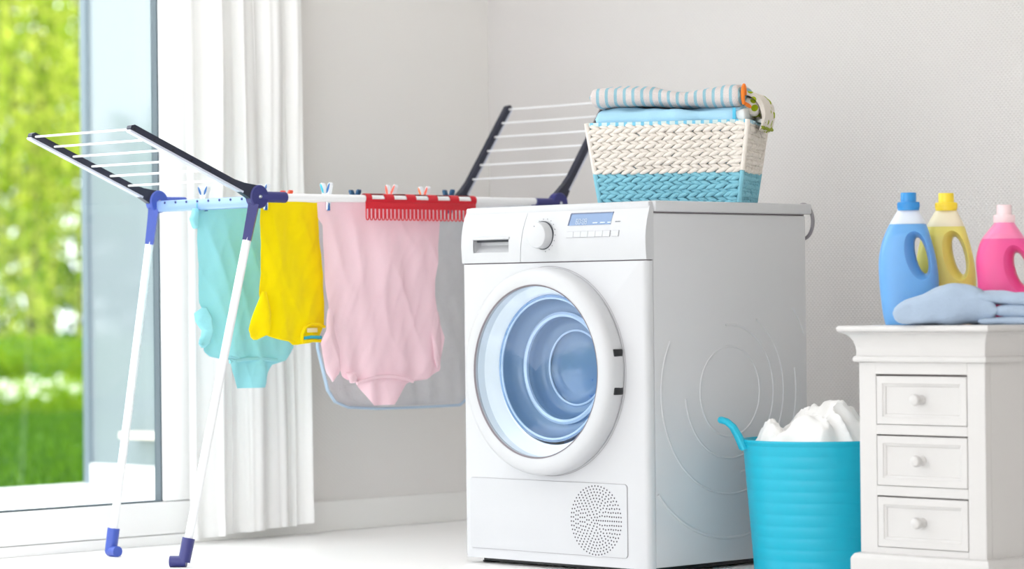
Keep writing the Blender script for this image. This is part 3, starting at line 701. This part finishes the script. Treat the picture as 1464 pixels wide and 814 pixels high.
# grey towel
GX = wx[6]; GB = (GX, .4, .335)
gt = thing('grey_towel', 'large grey towel with pale blue edging hung behind the pink bodysuit', 'towel', GB)
grey_m = mat('grey_terry', (206, 207, 210), 1, .05, var=.05, vscale=40, bump=.9, bscale=380, sheen=.2)
Lg = [(.884, .131), (.70, .128), (.511, .132), (.444, .152), (.399, .166), (.370, .19), (.355, .24), (.350, .265)]
Rg = [(.884, .69), (.40, .69), (.365, .675), (.350, .65)]
obj('terry_cloth', span(nb(), Lg, Rg, GX, 46, 44, .006, .010, 8.8), grey_m, gt, GB, angle=70)
seam([(GX+.002, .128, .70), (GX+.003, .132, .511), (GX+.003, .152, .444), (GX+.003, .165, .399), (GX+.003, .19, .368), (GX+.003, .235, .352), (GX+.003, .34, .345), (GX+.003, .5, .344), (GX+.003, .64, .345), (GX+.002, .682, .37), (GX+.002, .69, .45)], mat('pale_blue_edging', (170, 192, 212), .9), gt, GB, .006, 'edging')

# ---- clothes pegs
peg_w = mat('peg_white_plastic', (236, 240, 244), .35); peg_b = mat('peg_blue', (18, 92, 160), .35); peg_d = mat('peg_petrol_blue', (20, 74, 112), .35); peg_r = mat('peg_coral_red', (232, 84, 58), .35); peg_o = mat('peg_orange', (226, 112, 48), .35); peg_t = mat('peg_turquoise', (40, 178, 206), .35)
def peg(y, x, top, col, label, col2=None, tilt=0, frame=peg_w):
    base = (x, y, ZR-.006)
    t = thing('clothes_peg', label, 'clothes peg', base, 0, 'pegs on the drying rack'); t.rotation_euler = (tilt, 0, 0)
    h = top-base[2]
    for s in (-1, 1):
        pr = [(s*.0045, -.021), (s*.0075, -.020), (s*.009, -.006), (s*.0078, .004), (s*.0125, h*.5), (s*.0185, h*.86), (s*.0178, h*.96), (s*.0150, h), (s*.0112, h*.95), (s*.0085, h*.8), (s*.0050, h*.45), (s*.0022, .004), (s*.0045, -.004), (s*.0022, -.012)]
        a = obj('peg_arm', prism(nb(), pr, lambda q: (q[0], -.0055, q[1]), lambda q: (q[0], .0055, q[1])), frame, t, smooth=False)
        c = col if s > 0 or col2 is None else col2
        bm = nb()
        for sy in (-1, 1):
            V = grid(bm, 12, 6, lambda u, v: (s*(.0100+.0042*(math.sin(PI*v*.96+.05)*math.cos(2*PI*u))+.0100*(-math.cos(PI*v*.96+.05)*.5+.15)), sy*.0055+.0016*math.sin(PI*v*.96+.05)*math.sin(2*PI*u), h*.70-h*.27*math.cos(PI*v*.96+.05)), True); bm.faces.new(V[0]); bm.faces.new(V[-1][::-1])
        obj('grip_pad', bm, c, a)
        bm = nb(); tube(bm, [(s*.0062, 0, -.004), (s*.0066, 0, -.0225)], [.0036, .0042], 8); obj('jaw_pad', bm, c, a)
    obj('spring', tube(nb(), [(.0055*math.cos(k*.6), -.006+.012*k/40, .003+.004*math.sin(k*.6)) for k in range(41)], .0008, 5), steel, t)
peg(-.318+.012, TX, .918, peg_b, 'blue and white clothes peg holding the aqua bodysuit')
peg(-.222, YX, .920, peg_b, 'blue and white clothes peg at the hub end of the yellow shirt')
peg(-.112, wx[2], .908, peg_r, 'red clothes peg behind the middle of the yellow shirt', frame=peg_r)
peg(-.055, PX, .925, peg_b, 'blue clothes peg on the pink bodysuit beside the yellow shirt', peg_t)
peg(.078, wx[1], .912, peg_d, 'dark blue clothes peg at the start of the red clip rail', frame=peg_d)
peg(.196, wx[1], .927, peg_r, 'tilted coral and white clothes peg above the red clip rail', tilt=R(-10))
peg(.318, wx[1], .924, peg_r, 'upright red and orange clothes peg above the red clip rail', peg_o)
peg(.405, wx[1], .918, peg_d, 'dark blue clothes peg at the foot of the rear wing arm', frame=peg_d)

# ---- red clip rail on the front rail
red = mat('red_plastic', (206, 18, 40), .35); RX = XF
GB = (RX, .22, ZR-.04)
cr_ = thing('sock_clip_rail', 'red plastic sock clip rail snapped on the front rail', 'clip rail', GB)
def arcp(a, r=.0125): return (RX+r*math.cos(R(a)), ZR+.002+r*math.sin(R(a)))
bm = nb(); y0c, y1c = .028, .410; wins = [(y0c+.018+k*.0755, y0c+.018+k*.0755+.044) for k in range(5)]
ys = sorted([y0c, y1c]+[q for w_ in wins for q in w_])
angs = [140, 110, 80, 50, 20, -10, -30, -55]
for ra, flip in ((.0105, 0), (.0128, 1)):
    V = [[bm.verts.new((arcp(a, ra)[0], y, arcp(a, ra)[1])) for a in angs] for y in ys]
    for j in range(len(ys)-1):
        wi = any(abs(ys[j]-w_[0]) < 1e-6 for w_ in wins)
        for i in range(len(angs)-1):
            if wi and 2 <= i <= 4: continue
            bm.faces.new((V[j][i], V[j][i+1], V[j+1][i+1], V[j+1][i]))
o = obj('clip_shell', bm, red, cr_, GB)
xa, za = arcp(-55)
obj('skirt', box(nb(), (xa-.001, y0c, ZR-.024), (xa+.002, y1c, za+.001), .0006), red, cr_, GB)
bm = nb(); tube(bm, [(0, -.0045, .012), (0, -.0045, -.012), (0, -.003, -.0165), (0, 0, -.018), (0, .003, -.0165), (0, .0045, -.012), (0, .0045, .012)], .0017, 6)
lo = obj('clip_loop', bm, red, cr_); lo.location = Vector((xa+.001, y0c+.005, ZR-.034))-Vector(GB)
NL = 29
for k in range(1, NL):
    c = lo.copy(); C.objects.link(c); c.parent = cr_; c.location = Vector((xa+.001, y0c+.005+(y1c-y0c-.01)*k/(NL-1), ZR-.034))-Vector(GB)

# ================================================================== BASKET AND TOWELS ON THE MACHINE
BC = Vector((.392, .343, .85)); BR = R(30)
bk = thing('laundry_basket', 'braided white and turquoise laundry basket on the washing machine', 'basket', BC, BR)
straw_w = mat('white_straw_braid', (224, 217, 209), .7, var=.05, vscale=60, bump=.4, bscale=200)
straw_b = mat('turquoise_straw_braid', (124, 186, 204), .7, var=.10, vscale=40, bump=.4, bscale=200)
liner_m = mat('pale_blue_liner', (150, 205, 230), .9, var=.08, vscale=60)
H = .197
def bdim(z): t = z/H; return .172+(.2-.172)*t, .108+(.13-.108)*t    # half sizes at a height
bm = nb()
def wallring(z, ins):
    a, b = bdim(z); return [(-(a-ins), -(b-ins), z), (a-ins, -(b-ins), z), (a-ins, b-ins, z), (-(a-ins), b-ins, z)]
rings = [wallring(.002, .012), wallring(H-.004, .012), wallring(H-.004, .018), wallring(.010, .018)]
V = [[bm.verts.new(p_) for p_ in r] for r in rings]
for A, B in zip(V, V[1:]):
    for k in range(4): bm.faces.new((A[k], A[(k+1) % 4], B[(k+1) % 4], B[k]))
bm.faces.new(V[0][::-1]); bm.faces.new(V[-1])
obj('liner', bm, liner_m, bk, smooth=False)
# strand: a flattened leaf-shaped bundle
def strand(bm, c, t, nrm, L, wd, th):
    """one strand: centre, long direction, outward normal"""
    sd = nrm.cross(t).normalized(); prev = None
    for f, k in ((-.5, .12), (-.36, .62), (-.12, 1), (.15, .95), (.38, .55), (.5, .1)):
        ring = [bm.verts.new(c+t*L*f+sd*math.cos(q*PI/3)*wd*.5*k+nrm*(math.sin(q*PI/3)*th*.5*k+.0014*math.cos(f*PI))) for q in range(6)]
        if prev:
            for q in range(6): bm.faces.new((prev[q], prev[(q+1) % 6], ring[(q+1) % 6], ring[q]))
        prev = ring
nrow = 10; rows_z = [.0065+.0192*k for k in range(nrow)]
rnd.seed(4)
for ri, zc in enumerate(rows_z):
    bm = nb(); blue = ri < 4
    a, b = bdim(zc)
    a -= .006; b -= .006
    for (p0, p1, nn) in ((Vector((-a, -b, zc)), Vector((a, -b, zc)), Vector((0, -1, .12))), (Vector((a, -b, zc)), Vector((a, b, zc)), Vector((1, 0, .12))), (Vector((a, b, zc)), Vector((-a, b, zc)), Vector((0, 1, .12))), (Vector((-a, b, zc)), Vector((-a, -b, zc)), Vector((-1, 0, .12)))):
        nn = nn.normalized(); L = (p1-p0).length; tx = (p1-p0).normalized(); n = max(4, int(L/.0225)); up = nn.cross(tx).normalized()
        if up.z < 0: up = -up
        for k in range(n+1):
            for s in (-1, 1):
                off = (k+.5+(.22 if s > 0 else 0))/(n+.6)*L
                c = p0+tx*min(max(off, .012), L-.012)+up*s*.0047+nn*(.0012*rnd.uniform(-1, 1))+Vector((0, 0, .0012*rnd.uniform(-1, 1)))
                t = (tx*math.cos(R(21))-up*s*math.sin(R(21))).normalized()
                strand(bm, c, t, nn, .0345, .0122, .0095)
    obj('braid', bm, straw_b if blue else straw_w, bk, angle=80)
for sx_ in (-1, 1):
    for sy in (-1, 1):
        (a0, b0), (a1, b1) = bdim(.002), bdim(H-.004)
        for zz0, zz1, m in ((.002, .076, straw_b), (.077, H-.003, straw_w)):
            (a0, b0), (a1, b1) = bdim(zz0), bdim(zz1); q = .006
            obj('corner_cord', tube(nb(), [(sx_*(a0-q), sy*(b0-q), zz0), (sx_*(a1-q), sy*(b1-q), zz1)], .0062, 10), m, bk)
chk = stripes('gingham_trim', (196, 214, 214), (120, 186, 214), .0205, .38, 0, .2); chk2 = stripes('gingham_trim_side', (214, 232, 232), (92, 186, 226), .0205, .38, 1, .2)
a, b = bdim(H)
for (pa, pb_, m) in (((-a+.004, -b+.004), (a-.004, -b+.016), chk), ((-a+.004, b-.016), (a-.004, b-.004), chk), ((-a+.004, -b+.017), (-a+.016, b-.017), chk2), ((a-.016, -b+.017), (a-.004, b-.017), chk2)):
    obj('rim_trim', box(nb(), (pa[0], pa[1], H-.012), (pb_[0], pb_[1], H-.0025), .002), m, bk)
# towels lie one on the other inside the basket
def softpad(bm, x0, x1, y0, y1, zfn, n=60, m=28, e=.5, rough=.004, seed=0, ends=.012):
    """folded cloth lying along x: rounded section, soft ends; zfn(u) gives bottom and top"""
    def fn(u, v):
        uu = .5-.5*math.cos(PI*v) if False else v
        x = x0+(x1-x0)*uu; zb, zt = zfn(uu)
        k = min(1, math.sqrt(max(0, 1-max(0, 1-min(uu, 1-uu)*(x1-x0)/ends)**2)))*.92+.08
        a = 2*PI*u; cy, cz = sgn(math.cos(a), e), sgn(math.sin(a), e)
        y = (y0+y1)/2+cy*(y1-y0)/2*(.97+.03*k); z = (zb+zt)/2+cz*(zt-zb)/2*k
        q = rough*nz(x*22, y*22+seed, z*30+seed)+rough*.7*nz(x*9+seed, y*9, z*12)
        return Vector((x, y+cy*q*1.4, z+cz*q))
    V = grid(bm, m, n, fn, True); bm.faces.new(V[0]); bm.faces.new(V[-1][::-1])
    return bm
def folded(name, label, loc, rz, x0, x1, y0, y1, zfn, m, layers=2, seed=0, e=.55, **k):
    t = thing(name, label, 'towel', loc, rz)
    for i in range(layers):
        def zz(u, i=i):
            zb, zt = zfn(u); h = (zt-zb)/layers
            return zb+h*i-(.0008 if i else 0), zb+h*(i+1)+(.0012 if i < layers-1 else 0)
        obj('fold', softpad(nb(), x0, x1-.003*i, y0+.002*(i % 2), y1, zz, seed=seed+i*3, e=e, **k), m, t, angle=70)
    return t
bt_m = mat('light_blue_muslin', (166, 208, 230), .9, .08, var=.03, vscale=10, bump=.3, bscale=420)
st_m = stripes('striped_terry', (218, 209, 207), (150, 192, 206), .0213, .34, 0, 1.6)
pale = mat('white_muslin', (226, 230, 230), .9, .08, bump=.3, bscale=400)
bl = folded('blue_towel', 'light blue folded towel in the basket under the striped one', (BC.x, BC.y, 1.028), BR, -.176, .180, -.112, .105, lambda u: (-.001, .051+.002*math.sin(u*7+.5)), bt_m, 1, 11, rough=.006, e=.45)
for i in range(3): obj('fold', softpad(nb(), -.145, .145, -.082, .082, lambda u, i=i: (-.166+.0545*i, -.113+.0545*i), n=24, m=20, seed=40+i), bt_m, bl, angle=70)
obj('tape', box(nb(), (.156, -.1165, .003), (.164, -.1135, .044), .001), mat('turquoise_tape_two', (84, 184, 220), .8), bl)
obj('inner_layer', softpad(nb(), .160, .184, -.110, .098, lambda u: (0.001, .045), n=20, seed=4, ends=.004, e=.35), pale, bl, angle=70)
def szf(u): 
    return .0005+.004*math.sin(u*5), .053-.010*math.exp(-((u-.62)/.16)**2)-.004*u+.003*math.sin(u*9)
sp_ = folded('striped_towel', 'cream towel with light blue stripes folded on top of the basket', (BC.x, BC.y, 1.078), BR, -.187, .176, -.118, .085, szf, st_m, 1, 21, rough=.004, e=.62)
org = mat('orange_binding', (240, 126, 36), .8, bump=.4, bscale=300)
def band(pts, wd, th, x):
    bm = nb(); tube(bm, [(x, p_[0], p_[1]) for p_ in pts], th, 8, flat=(1, wd)); return bm
obj('binding', tube(nb(), [(.181, -.106, .004), (.181, -.113, .014), (.181, -.1155, .027), (.181, -.110, .040), (.181, -.100, .046), (.181, -.092, .043), (.182, -.089, .034), (.183, -.09, .024)], [.005, .006, .006, .006, .0055, .005, .0045, .003], 10, flat=(.8, 1)), org, sp_)
obj('binding', tube(nb(), [(.182, -.098, .005), (.187, -.086, .001), (.19, -.072, -.002)], [.004, .005, .004], 8), org, sp_)
# patterned towel tucked in at the side
pt_m = mat('white_green_print', (222, 216, 206), .9, .05, bump=.5, bscale=350); nt = pt_m.node_tree; p = nt.nodes['Principled BSDF']
vo = nt.nodes.new('ShaderNodeTexVoronoi'); vo.inputs['Scale'].default_value = 34; cr2 = nt.nodes.new('ShaderNodeValToRGB'); cr2.color_ramp.interpolation = 'CONSTANT'
cr2.color_ramp.elements[0].color = lin((150, 166, 30)); cr2.color_ramp.elements[1].position = .30; cr2.color_ramp.elements[1].color = lin((224, 217, 208))
tcc = nt.nodes.new('ShaderNodeTexCoord'); nt.links.new(tcc.outputs['Object'], vo.inputs['Vector']); nt.links.new(vo.outputs['Distance'], cr2.inputs[0]); nt.links.new(cr2.outputs[0], p.inputs['Base Color'])
pt = thing('patterned_towel', 'white towel with green print drooping over the basket end', 'towel', (BC.x, BC.y, 1.05), BR)
bm = nb()
def dfn(u, v):   # drooping folded end: thick sheet bent over
    a = R(100-150*u); rr = .026+.012*u
    x = .176+rr*math.cos(a)*1.1+.012*u; z = .036+rr*math.sin(a)-.028*u*u; y = -.055+.13*v
    return Vector((x+.004*nz(u*4, v*6, 1), y, z+.005*nz(v*6, u*3, 4)))
V1 = grid(bm, 20, 20, dfn); V2 = grid(bm, 20, 20, lambda u, v: dfn(u, v)+Vector((-.008, 0, -.008)))
for i in range(20):
    for (j, jj) in ((0, 0), (20, 20)): bm.faces.new((V1[j][i], V1[j][i+1], V2[j][i+1], V2[j][i])); bm.faces.new((V1[i][j], V1[i+1][j], V2[i+1][j], V2[i][j]))
obj('fold', bm, pt_m, pt, angle=70)
obj('fold', softpad(nb(), .168, .206, -.05, .072, lambda u: (.002, .056-.012*u), n=20, seed=31, rough=.004, ends=.012, e=.5), pt_m, pt, angle=70)
obj('green_edge', tube(nb(), [dfn(1, k/8)+Vector((0, 0, -.001)) for k in range(9)], .004, 8), mat('olive_binding', (138, 152, 30), .8), pt)

# ================================================================== TUB
TC = Vector((.853, .303, 0))
tb = thing('laundry_tub', 'turquoise flexible plastic tub with handles beside the washing machine', 'tub', TC)
tub_m = mat('turquoise_plastic', (0, 168, 196), .36, .5, var=.02, vscale=4)
prof = [(0, .004), (.135, .004), (.148, .0), (.153, .006)]
rb = lambda z: .152+(.1765-.152)*(z/.305)
zg = [.026*k+.012 for k in range(1, 12)]
for z in zg:
    if z < .292: prof += [(rb(z), z-.004), (rb(z)-.0005, z), (rb(z+.002)+.0001, z+.002)]
prof += [(rb(.294), .294), (.1785, .298), (.180, .303), (.179, .3065), (.1755, .3065), (.1735, .300)] + [(rb(z)-.0045, z) for z in (.29, .2, .1, .02)] + [(0, .012)]
obj('shell', lathe(nb(), prof, (0, 0, 0), 'z', 96, cap=False), tub_m, tb, angle=30)
dl = Vector((-.705, -.709, 0)); sd = Vector((-dl.y, dl.x, 0))
for s in (1, -1):
    bm = nb(); pts = []
    for f, outw, up, sp in ((0, .174, .284, .032), (.15, .180, .299, .030), (.35, .188, .316, .028), (.6, .199, .335, .024), (.8, .212, .346, .019), (.93, .222, .3495, .010), (1, .225, .350, 0)): pts.append((outw, up, sp))
    path = [dl*s*o_+Vector((0, 0, z))+sd*w_ for o_, z, w_ in pts]+[dl*s*o_+Vector((0, 0, z))-sd*w_ for o_, z, w_ in pts[-2::-1]]
    tube(bm, path, [.009, .009, .0085, .008, .008, .008, .0085, .008, .008, .008, .0085, .009, .009], 10); obj('handle', bm, tub_m, tb)
wcl = mat('white_cotton', (240, 239, 238), .9, .08, bump=.2, bscale=300)
def heap(bm, c, rx, ry, h, seed, n=70, ang=0, pk=(0, 0)):
    """heaped cloth: ridged folds over a dome that sinks below the rim"""
    def fn(u, v):
        x, y = (u*2-1), (v*2-1)
        # square -> disc
        X = x*math.sqrt(1-y*y/2); Y = y*math.sqrt(1-x*x/2); r = math.hypot(X, Y)
        z = h*math.exp(-((X-pk[0])**2+(Y-pk[1])**2)*2.2)-.035*r**4
        q = Vector((X*1.7+seed, Y*1.7, seed))
        z += h*.42*(1-2.6*abs(noise.noise(q)))*(1-r**3)+h*.20*(1-2.6*abs(noise.noise(q*2.3)))*(1-r**4)
        return Vector(c)+Vector((X*rx, Y*ry, z))
    grid(bm, n, n, fn); return bm
o = obj('white_laundry', heap(nb(), (0, 0, 0), .160, .160, .070, 3.7, pk=(-.05, .1)), wcl, angle=60); o.location = (TC.x, TC.y, .296); o.modifiers.new('thickness', 'SOLIDIFY').thickness = .004; tag(o, 'crumpled white cotton cloth heaped in the turquoise tub', 'laundry')
o = obj('white_laundry', heap(nb(), (0, 0, 0), .05, .045, .032, 9.1, 40), wcl, angle=60); o.location = (TC.x-.074, TC.y-.080, .303); o.modifiers.new('thickness', 'SOLIDIFY').thickness = .003; tag(o, 'small white cloth corner poking out by the tub handle', 'laundry')

# ================================================================== DRESSER
DX0, DX1, DY0, DY1, DT = 1.128, 1.460, .1, .5, .5645
DB = ((DX0+DX1)/2, (DY0+DY1)/2, 0)
ds = thing('dresser', 'small white painted three-drawer dresser with a moulded top', 'dresser', DB)
paint = mat('white_furniture_paint', (204, 202, 201), .38, .4, var=.012, vscale=6)
def dp(nm, bm, m=paint, par=None, **k): return obj(nm, bm, m, par or ds, DB, **k)
# carcass with three drawer openings
dz = [(.352, .4605), (.221, .3315), (.0895, .2005)]; ox0, ox1 = 1.174, 1.4145
bm = nb()
box(bm, (DX0, DY0, .02), (ox0, DY0+.02, .486), .0015); box(bm, (ox1, DY0, .02), (DX1, DY0+.02, .486), .0015)
for za, zb in ((.4605, .486), (.3315, .352), (.2005, .221), (.02, .0895)): box(bm, (ox0, DY0, za), (ox1, DY0+.02, zb))
box(bm, (DX0, DY0+.02, .02), (DX0+.016, DY1, .486)); box(bm, (DX1-.016, DY0+.02, .02), (DX1, DY1, .486)); box(bm, (DX0+.016, DY1-.012, .02), (DX1-.016, DY1, .486)); box(bm, (DX0+.016, DY0+.02, .06), (DX1-.016, DY1-.012, .072))
dp('carcass', bm, smooth=False)
def moulding(prof, back=True):
    """prof: (outward offset, z) swept round the front and both sides with mitred corners"""
    bm = nb(); rings = []
    for o_, z in prof:
        rings.append([bm.verts.new(v) for v in ((DX0-o_, DY1, z), (DX0-o_, DY0-o_, z), (DX1+o_, DY0-o_, z), (DX1+o_, DY1, z))])
    for A, B in zip(rings, rings[1:]):
        for k in range(4): bm.faces.new((A[k], A[(k+1) % 4], B[(k+1) % 4], B[k]))
    bm.faces.new(rings[0][::-1]); bm.faces.new(rings[-1]); return bm
cove = [(.0302-.0265*math.sin(PI/2*k/8)*.999, .549-.042*(1-math.cos(PI/2*k/8))) for k in range(9)][::-1]
dp('crown_moulding', moulding([(.001, .4862), (.008, .4865), (.0095, .490), (.0095, .494), (.008, .4975), (.0035, .499), (.0035, .5045)]+cove+[(.031, .5505)]), angle=25)
dp('top_board', moulding([(.030, .551), (.033, .5535), (.0345, .558), (.033, .5625), (.030, DT)]), angle=25)
dp('plinth', moulding([(.016, 0), (.016, .062), (.015, .066), (.010, .0735), (.0012, .0765)]), angle=25)
knobp = [(.0, -.030), (.006, -.0295), (.0105, -.0265), (.0125, -.021), (.0115, -.0155), (.008, -.011), (.0068, -.008), (.0085, -.004), (.0105, -.001), (.0105, .001)]
for k, (za, zb) in enumerate(dz):
    a, b, lo_, hi = ox0+.0018, ox1-.0012, za+.0012, zb-.0035-(.001 if k == 0 else 0)
    bm = nb(); yf = DY0-.001; m_ = .022
    R0 = [(a, lo_), (b, lo_), (b, hi), (a, hi)]
    def ring(ins, y): return [bm.verts.new((a+ins, y, lo_+ins)), bm.verts.new((b-ins, y, lo_+ins)), bm.verts.new((b-ins, y, hi-ins)), bm.verts.new((a+ins, y, hi-ins))]
    rr = [ring(0, DY0+.018), ring(0, yf+.001), ring(.001, yf), ring(.0155, yf), ring(.0165, yf+.002), ring(.0205, yf+.0035), ring(.0225, yf+.0062), ring(.0245, yf+.0065)]
    for A, B in zip(rr, rr[1:]):
        for q in range(4): bm.faces.new((A[q], A[(q+1) % 4], B[(q+1) % 4], B[q]))
    bm.faces.new(rr[0][::-1]); bm.faces.new(rr[-1])
    dw = dp('drawer', bm, angle=20)
    dp('knob', lathe(nb(), knobp, ((a+b)/2-.004, yf+.0055, (lo_+hi)/2+.002), 'y', 28), paint, dw)
dp('drawer_gap_shade', box(nb(), (ox0-.02, DY0+.021, .08), (ox1+.02, DY0+.03, .47)), mat('drawer_gap_shade_grey', (150, 140, 140), .8), smooth=False)  # grey sheet behind the fronts paints shade into the drawer gaps

# ================================================================== BOTTLES AND TOWEL ON THE DRESSER
def bottle_mat(name, rgb, tr_):
    m = mat(name, rgb, .3, .4); p = m.node_tree.nodes['Principled BSDF']
    p.inputs['Subsurface Weight'].default_value = tr_; p.inputs['Subsurface Radius'].default_value = (.03, .03, .03); p.inputs['Subsurface Scale'].default_value = .6
    return m
def loft(bm, L, Rr, z0, z1, th, nv=40, nu=40, ex=.75):
    """bottle wall: super-elliptic rings between left and right outline"""
    rings = []
    for j in range(nv+1):
        z = z1+(z0-z1)*j/nv; l, r = interp(L, z), interp(Rr, z); c, hw = (l+r)/2, (r-l)/2
        t = th(z); ring = []
        for k in range(nu):
            a = 2*PI*k/nu; ring.append(bm.verts.new((c+sgn(math.cos(a), ex)*hw, sgn(math.sin(a), ex)*t, z)))
        rings.append(ring)
    for A, B in zip(rings, rings[1:]):
        for k in range(nu): bm.faces.new((A[k], A[(k+1) % nu], B[(k+1) % nu], B[k]))
    bm.faces.new(rings[0][::-1]); bm.faces.new(rings[-1])
    return bm
def smooth_outline(L, n=60):
    out = []
    zt, zb = L[0][0], L[-1][0]
    raw = [(zt+(zb-zt)*k/n) for k in range(n+1)]; v = [interp(L, z) for z in raw]
    for _ in range(12): v = [v[0]]+[(v[i-1]+2*v[i]+v[i+1])/4 for i in range(1, n)]+[v[-1]]
    return list(zip(raw, v))
def make_bottle(name, label, loc, rz, L, Rr, zl, zt, hole, th, cap, mats, neckc):
    """L, Rr outlines; zl liquid level; hole = list of (w, z, half width) ring centre line of the grip opening"""
    t = thing(name, label, 'bottle', loc, rz)
    L, Rr = smooth_outline(L), smooth_outline(Rr)
    b1 = obj('bottle_body', loft(nb(), L, Rr, 0, zl, th, 44, 44), mats[0], None)
    # cutter: oval hour-glass through the grip
    (hc, hz, ha, hb, tilt) = hole; bm = nb(); n = 40; rings = []
    for f in (-1, -.62, -.34, 0, .34, .62, 1):
        s = 1+2.6*abs(f)**1.7; y = f*.046; ring = []
        for k in range(n):
            a = 2*PI*k/n; wx_, wz = ha*s**.9*math.cos(a), (hb+ha*(s-1)*.8)*math.sin(a)
            ring.append(bm.verts.new((hc+wx_*math.cos(tilt)-wz*math.sin(tilt)-ha*(s-1)*.35, y, hz+wx_*math.sin(tilt)+wz*math.cos(tilt))))
        rings.append(ring)
    for A, B in zip(rings, rings[1:]):
        for k in range(n): bm.faces.new((A[k], A[(k+1) % n], B[(k+1) % n], B[k]))
    bm.faces.new(rings[0][::-1]); bm.faces.new(rings[-1])
    cut = obj('cutter', bm, mats[0])
    md = b1.modifiers.new('grip', 'BOOLEAN'); md.operation = 'DIFFERENCE'; md.object = cut; md.solver = 'EXACT'
    dg = bpy.context.evaluated_depsgraph_get(); me = bpy.data.meshes.new_from_object(b1.evaluated_get(dg))
    b1.modifiers.clear(); b1.data = me; bpy.data.objects.remove(cut)
    for p_ in me.polygons: p_.use_smooth = True
    me.set_sharp_from_angle(angle=R(42))
    b1.parent = t
    obj('bottle_shoulder', loft(nb(), L, Rr, zl, zt, th, 16, 44, ex=.85), mats[1], t, angle=60)
    r1, z1, r2, z2, z3 = cap
    bm = nb(); prof = [(r1*.97, zt-.003), (r1, z1), (r1*1.0, z2-.0015), (r1*.97, z2), (r2, z2+.0005), (r2*.985, z3-.002), (r2*.95, z3), (0, z3)]
    cp = obj('cap', lathe(bm, prof, (neckc, 0, 0), 'z', 40), mats[2], t)
    bm = nb()
    for k in range(40):
        a = 2*PI*k/40; box(bm, (neckc+r1*math.cos(a)-.0006, r1*math.sin(a)-.0006, z1+.001), (neckc+r1*math.cos(a)+.0006, r1*math.sin(a)+.0006, z2-.002))
    obj('cap_ribs', bm, mats[2], cp, smooth=False)['kind'] = 'stuff'
    return t
z00 = .566
BL = [(.2515, -.0160), (.243, -.0205), (.2195, -.0363), (.183, -.0523), (.146, -.0597), (.125, -.0603), (.080, -.0583), (.039, -.0538), (.004, -.0489), (0, -.046)]
BRr = [(.2515, .0285), (.241, .0335), (.2185, .0447), (.1815, .0558), (.1445, .0648), (.104, .0701), (.062, .0697), (.025, .0623), (.004, .0560), (0, .053)]
thb = lambda z: .012+.024*min(1, max(0, (.2535-z)/.06))**.7 if z > 0 else .034
capb = (.0238, .2525, .0172, .2665, .2870)
blm = (bottle_mat('blue_detergent_plastic', (104, 164, 220), .35), bottle_mat('pale_blue_clear_plastic', (214, 222, 234), .4), mat('blue_cap', (44, 140, 208), .3))
ylm = (bottle_mat('yellow_detergent_plastic', (228, 218, 116), .35), bottle_mat('cream_clear_plastic', (236, 228, 200), .4), mat('yellow_cap', (242, 214, 50), .3))
pkm = (bottle_mat('magenta_detergent_plastic', (234, 84, 150), .35), bottle_mat('pink_clear_plastic', (246, 134, 178), .4), mat('pale_pink_cap', (238, 210, 214), .35))
BRZ = YAW-R(7)
make_bottle('detergent_bottle', 'blue detergent bottle with blue cap standing on the dresser', (1.172, .213, DT), BRZ, BL, BRr, .2185, .2515, (.033, .150, .0115, .040, R(13)), thb, capb, blm, .0062)
make_bottle('detergent_bottle', 'yellow detergent bottle with yellow cap standing on the dresser', (1.193, .320, DT), BRZ, BL, BRr, .2135, .2515, (.033, .150, .0115, .042, R(13)), thb, capb, ylm, .0062)
PL = [(.2175, -.0165), (.205, -.026), (.184, -.0450), (.16, -.053), (.136, -.0575), (.093, -.0535), (.05, -.053), (.004, -.048), (0, -.045)]
PR = [(.2175, .0265), (.205, .034), (.184, .0495), (.14, .070), (.10, .080), (.05, .078), (.004, .068), (0, .064)]
make_bottle('detergent_bottle', 'magenta fabric softener bottle with pale pink cap on the dresser', (1.362, .302, DT), BRZ, PL, PR, .183, .2175, (.040, .118, .012, .036, R(16)), thb, (.0226, .2185, .0162, .2345, .2560), pkm, .005)
# folded towel lying in front of the bottles
ft = thing('folded_towel', 'pale blue-grey folded towel lying in front of the bottles', 'towel', (1.312, .135, DT), BRZ)
tw_m = mat('blue_grey_terry', (172, 190, 212), 1, .05, var=.05, vscale=50, bump=.9, bscale=420, sheen=.2)
def tzf(u): return .048+.040*math.exp(-((u-.45)/.27)**2)
obj('fold', softpad(nb(), -.093, .125, -.062, .045, lambda u: (.0005, tzf(u*.74)), n=60, seed=5, rough=.0045, ends=.035, e=.62), tw_m, ft, angle=70)
# the free end folds back over itself: three layers showing their edges
obj('fold', softpad(nb(), .07, .23, -.058, .045, lambda u: (.044-.004*u, .073-.008*u), n=40, seed=15, rough=.006, ends=.02, e=.62), tw_m, ft, angle=70)
obj('fold', softpad(nb(), .085, .23, -.062, .045, lambda u: (.0005, .014), n=40, seed=25, rough=.004, ends=.02, e=.62), tw_m, ft, angle=70)
bm = nb()   # rolled inner fold showing at the end
tube(bm, [(.112+.018*k, -.050+.001*k, .0285+.001*math.sin(k)) for k in range(7)], [.004, .011, .0135, .014, .014, .014, .013], 12); obj('inner_roll', bm, tw_m, ft)
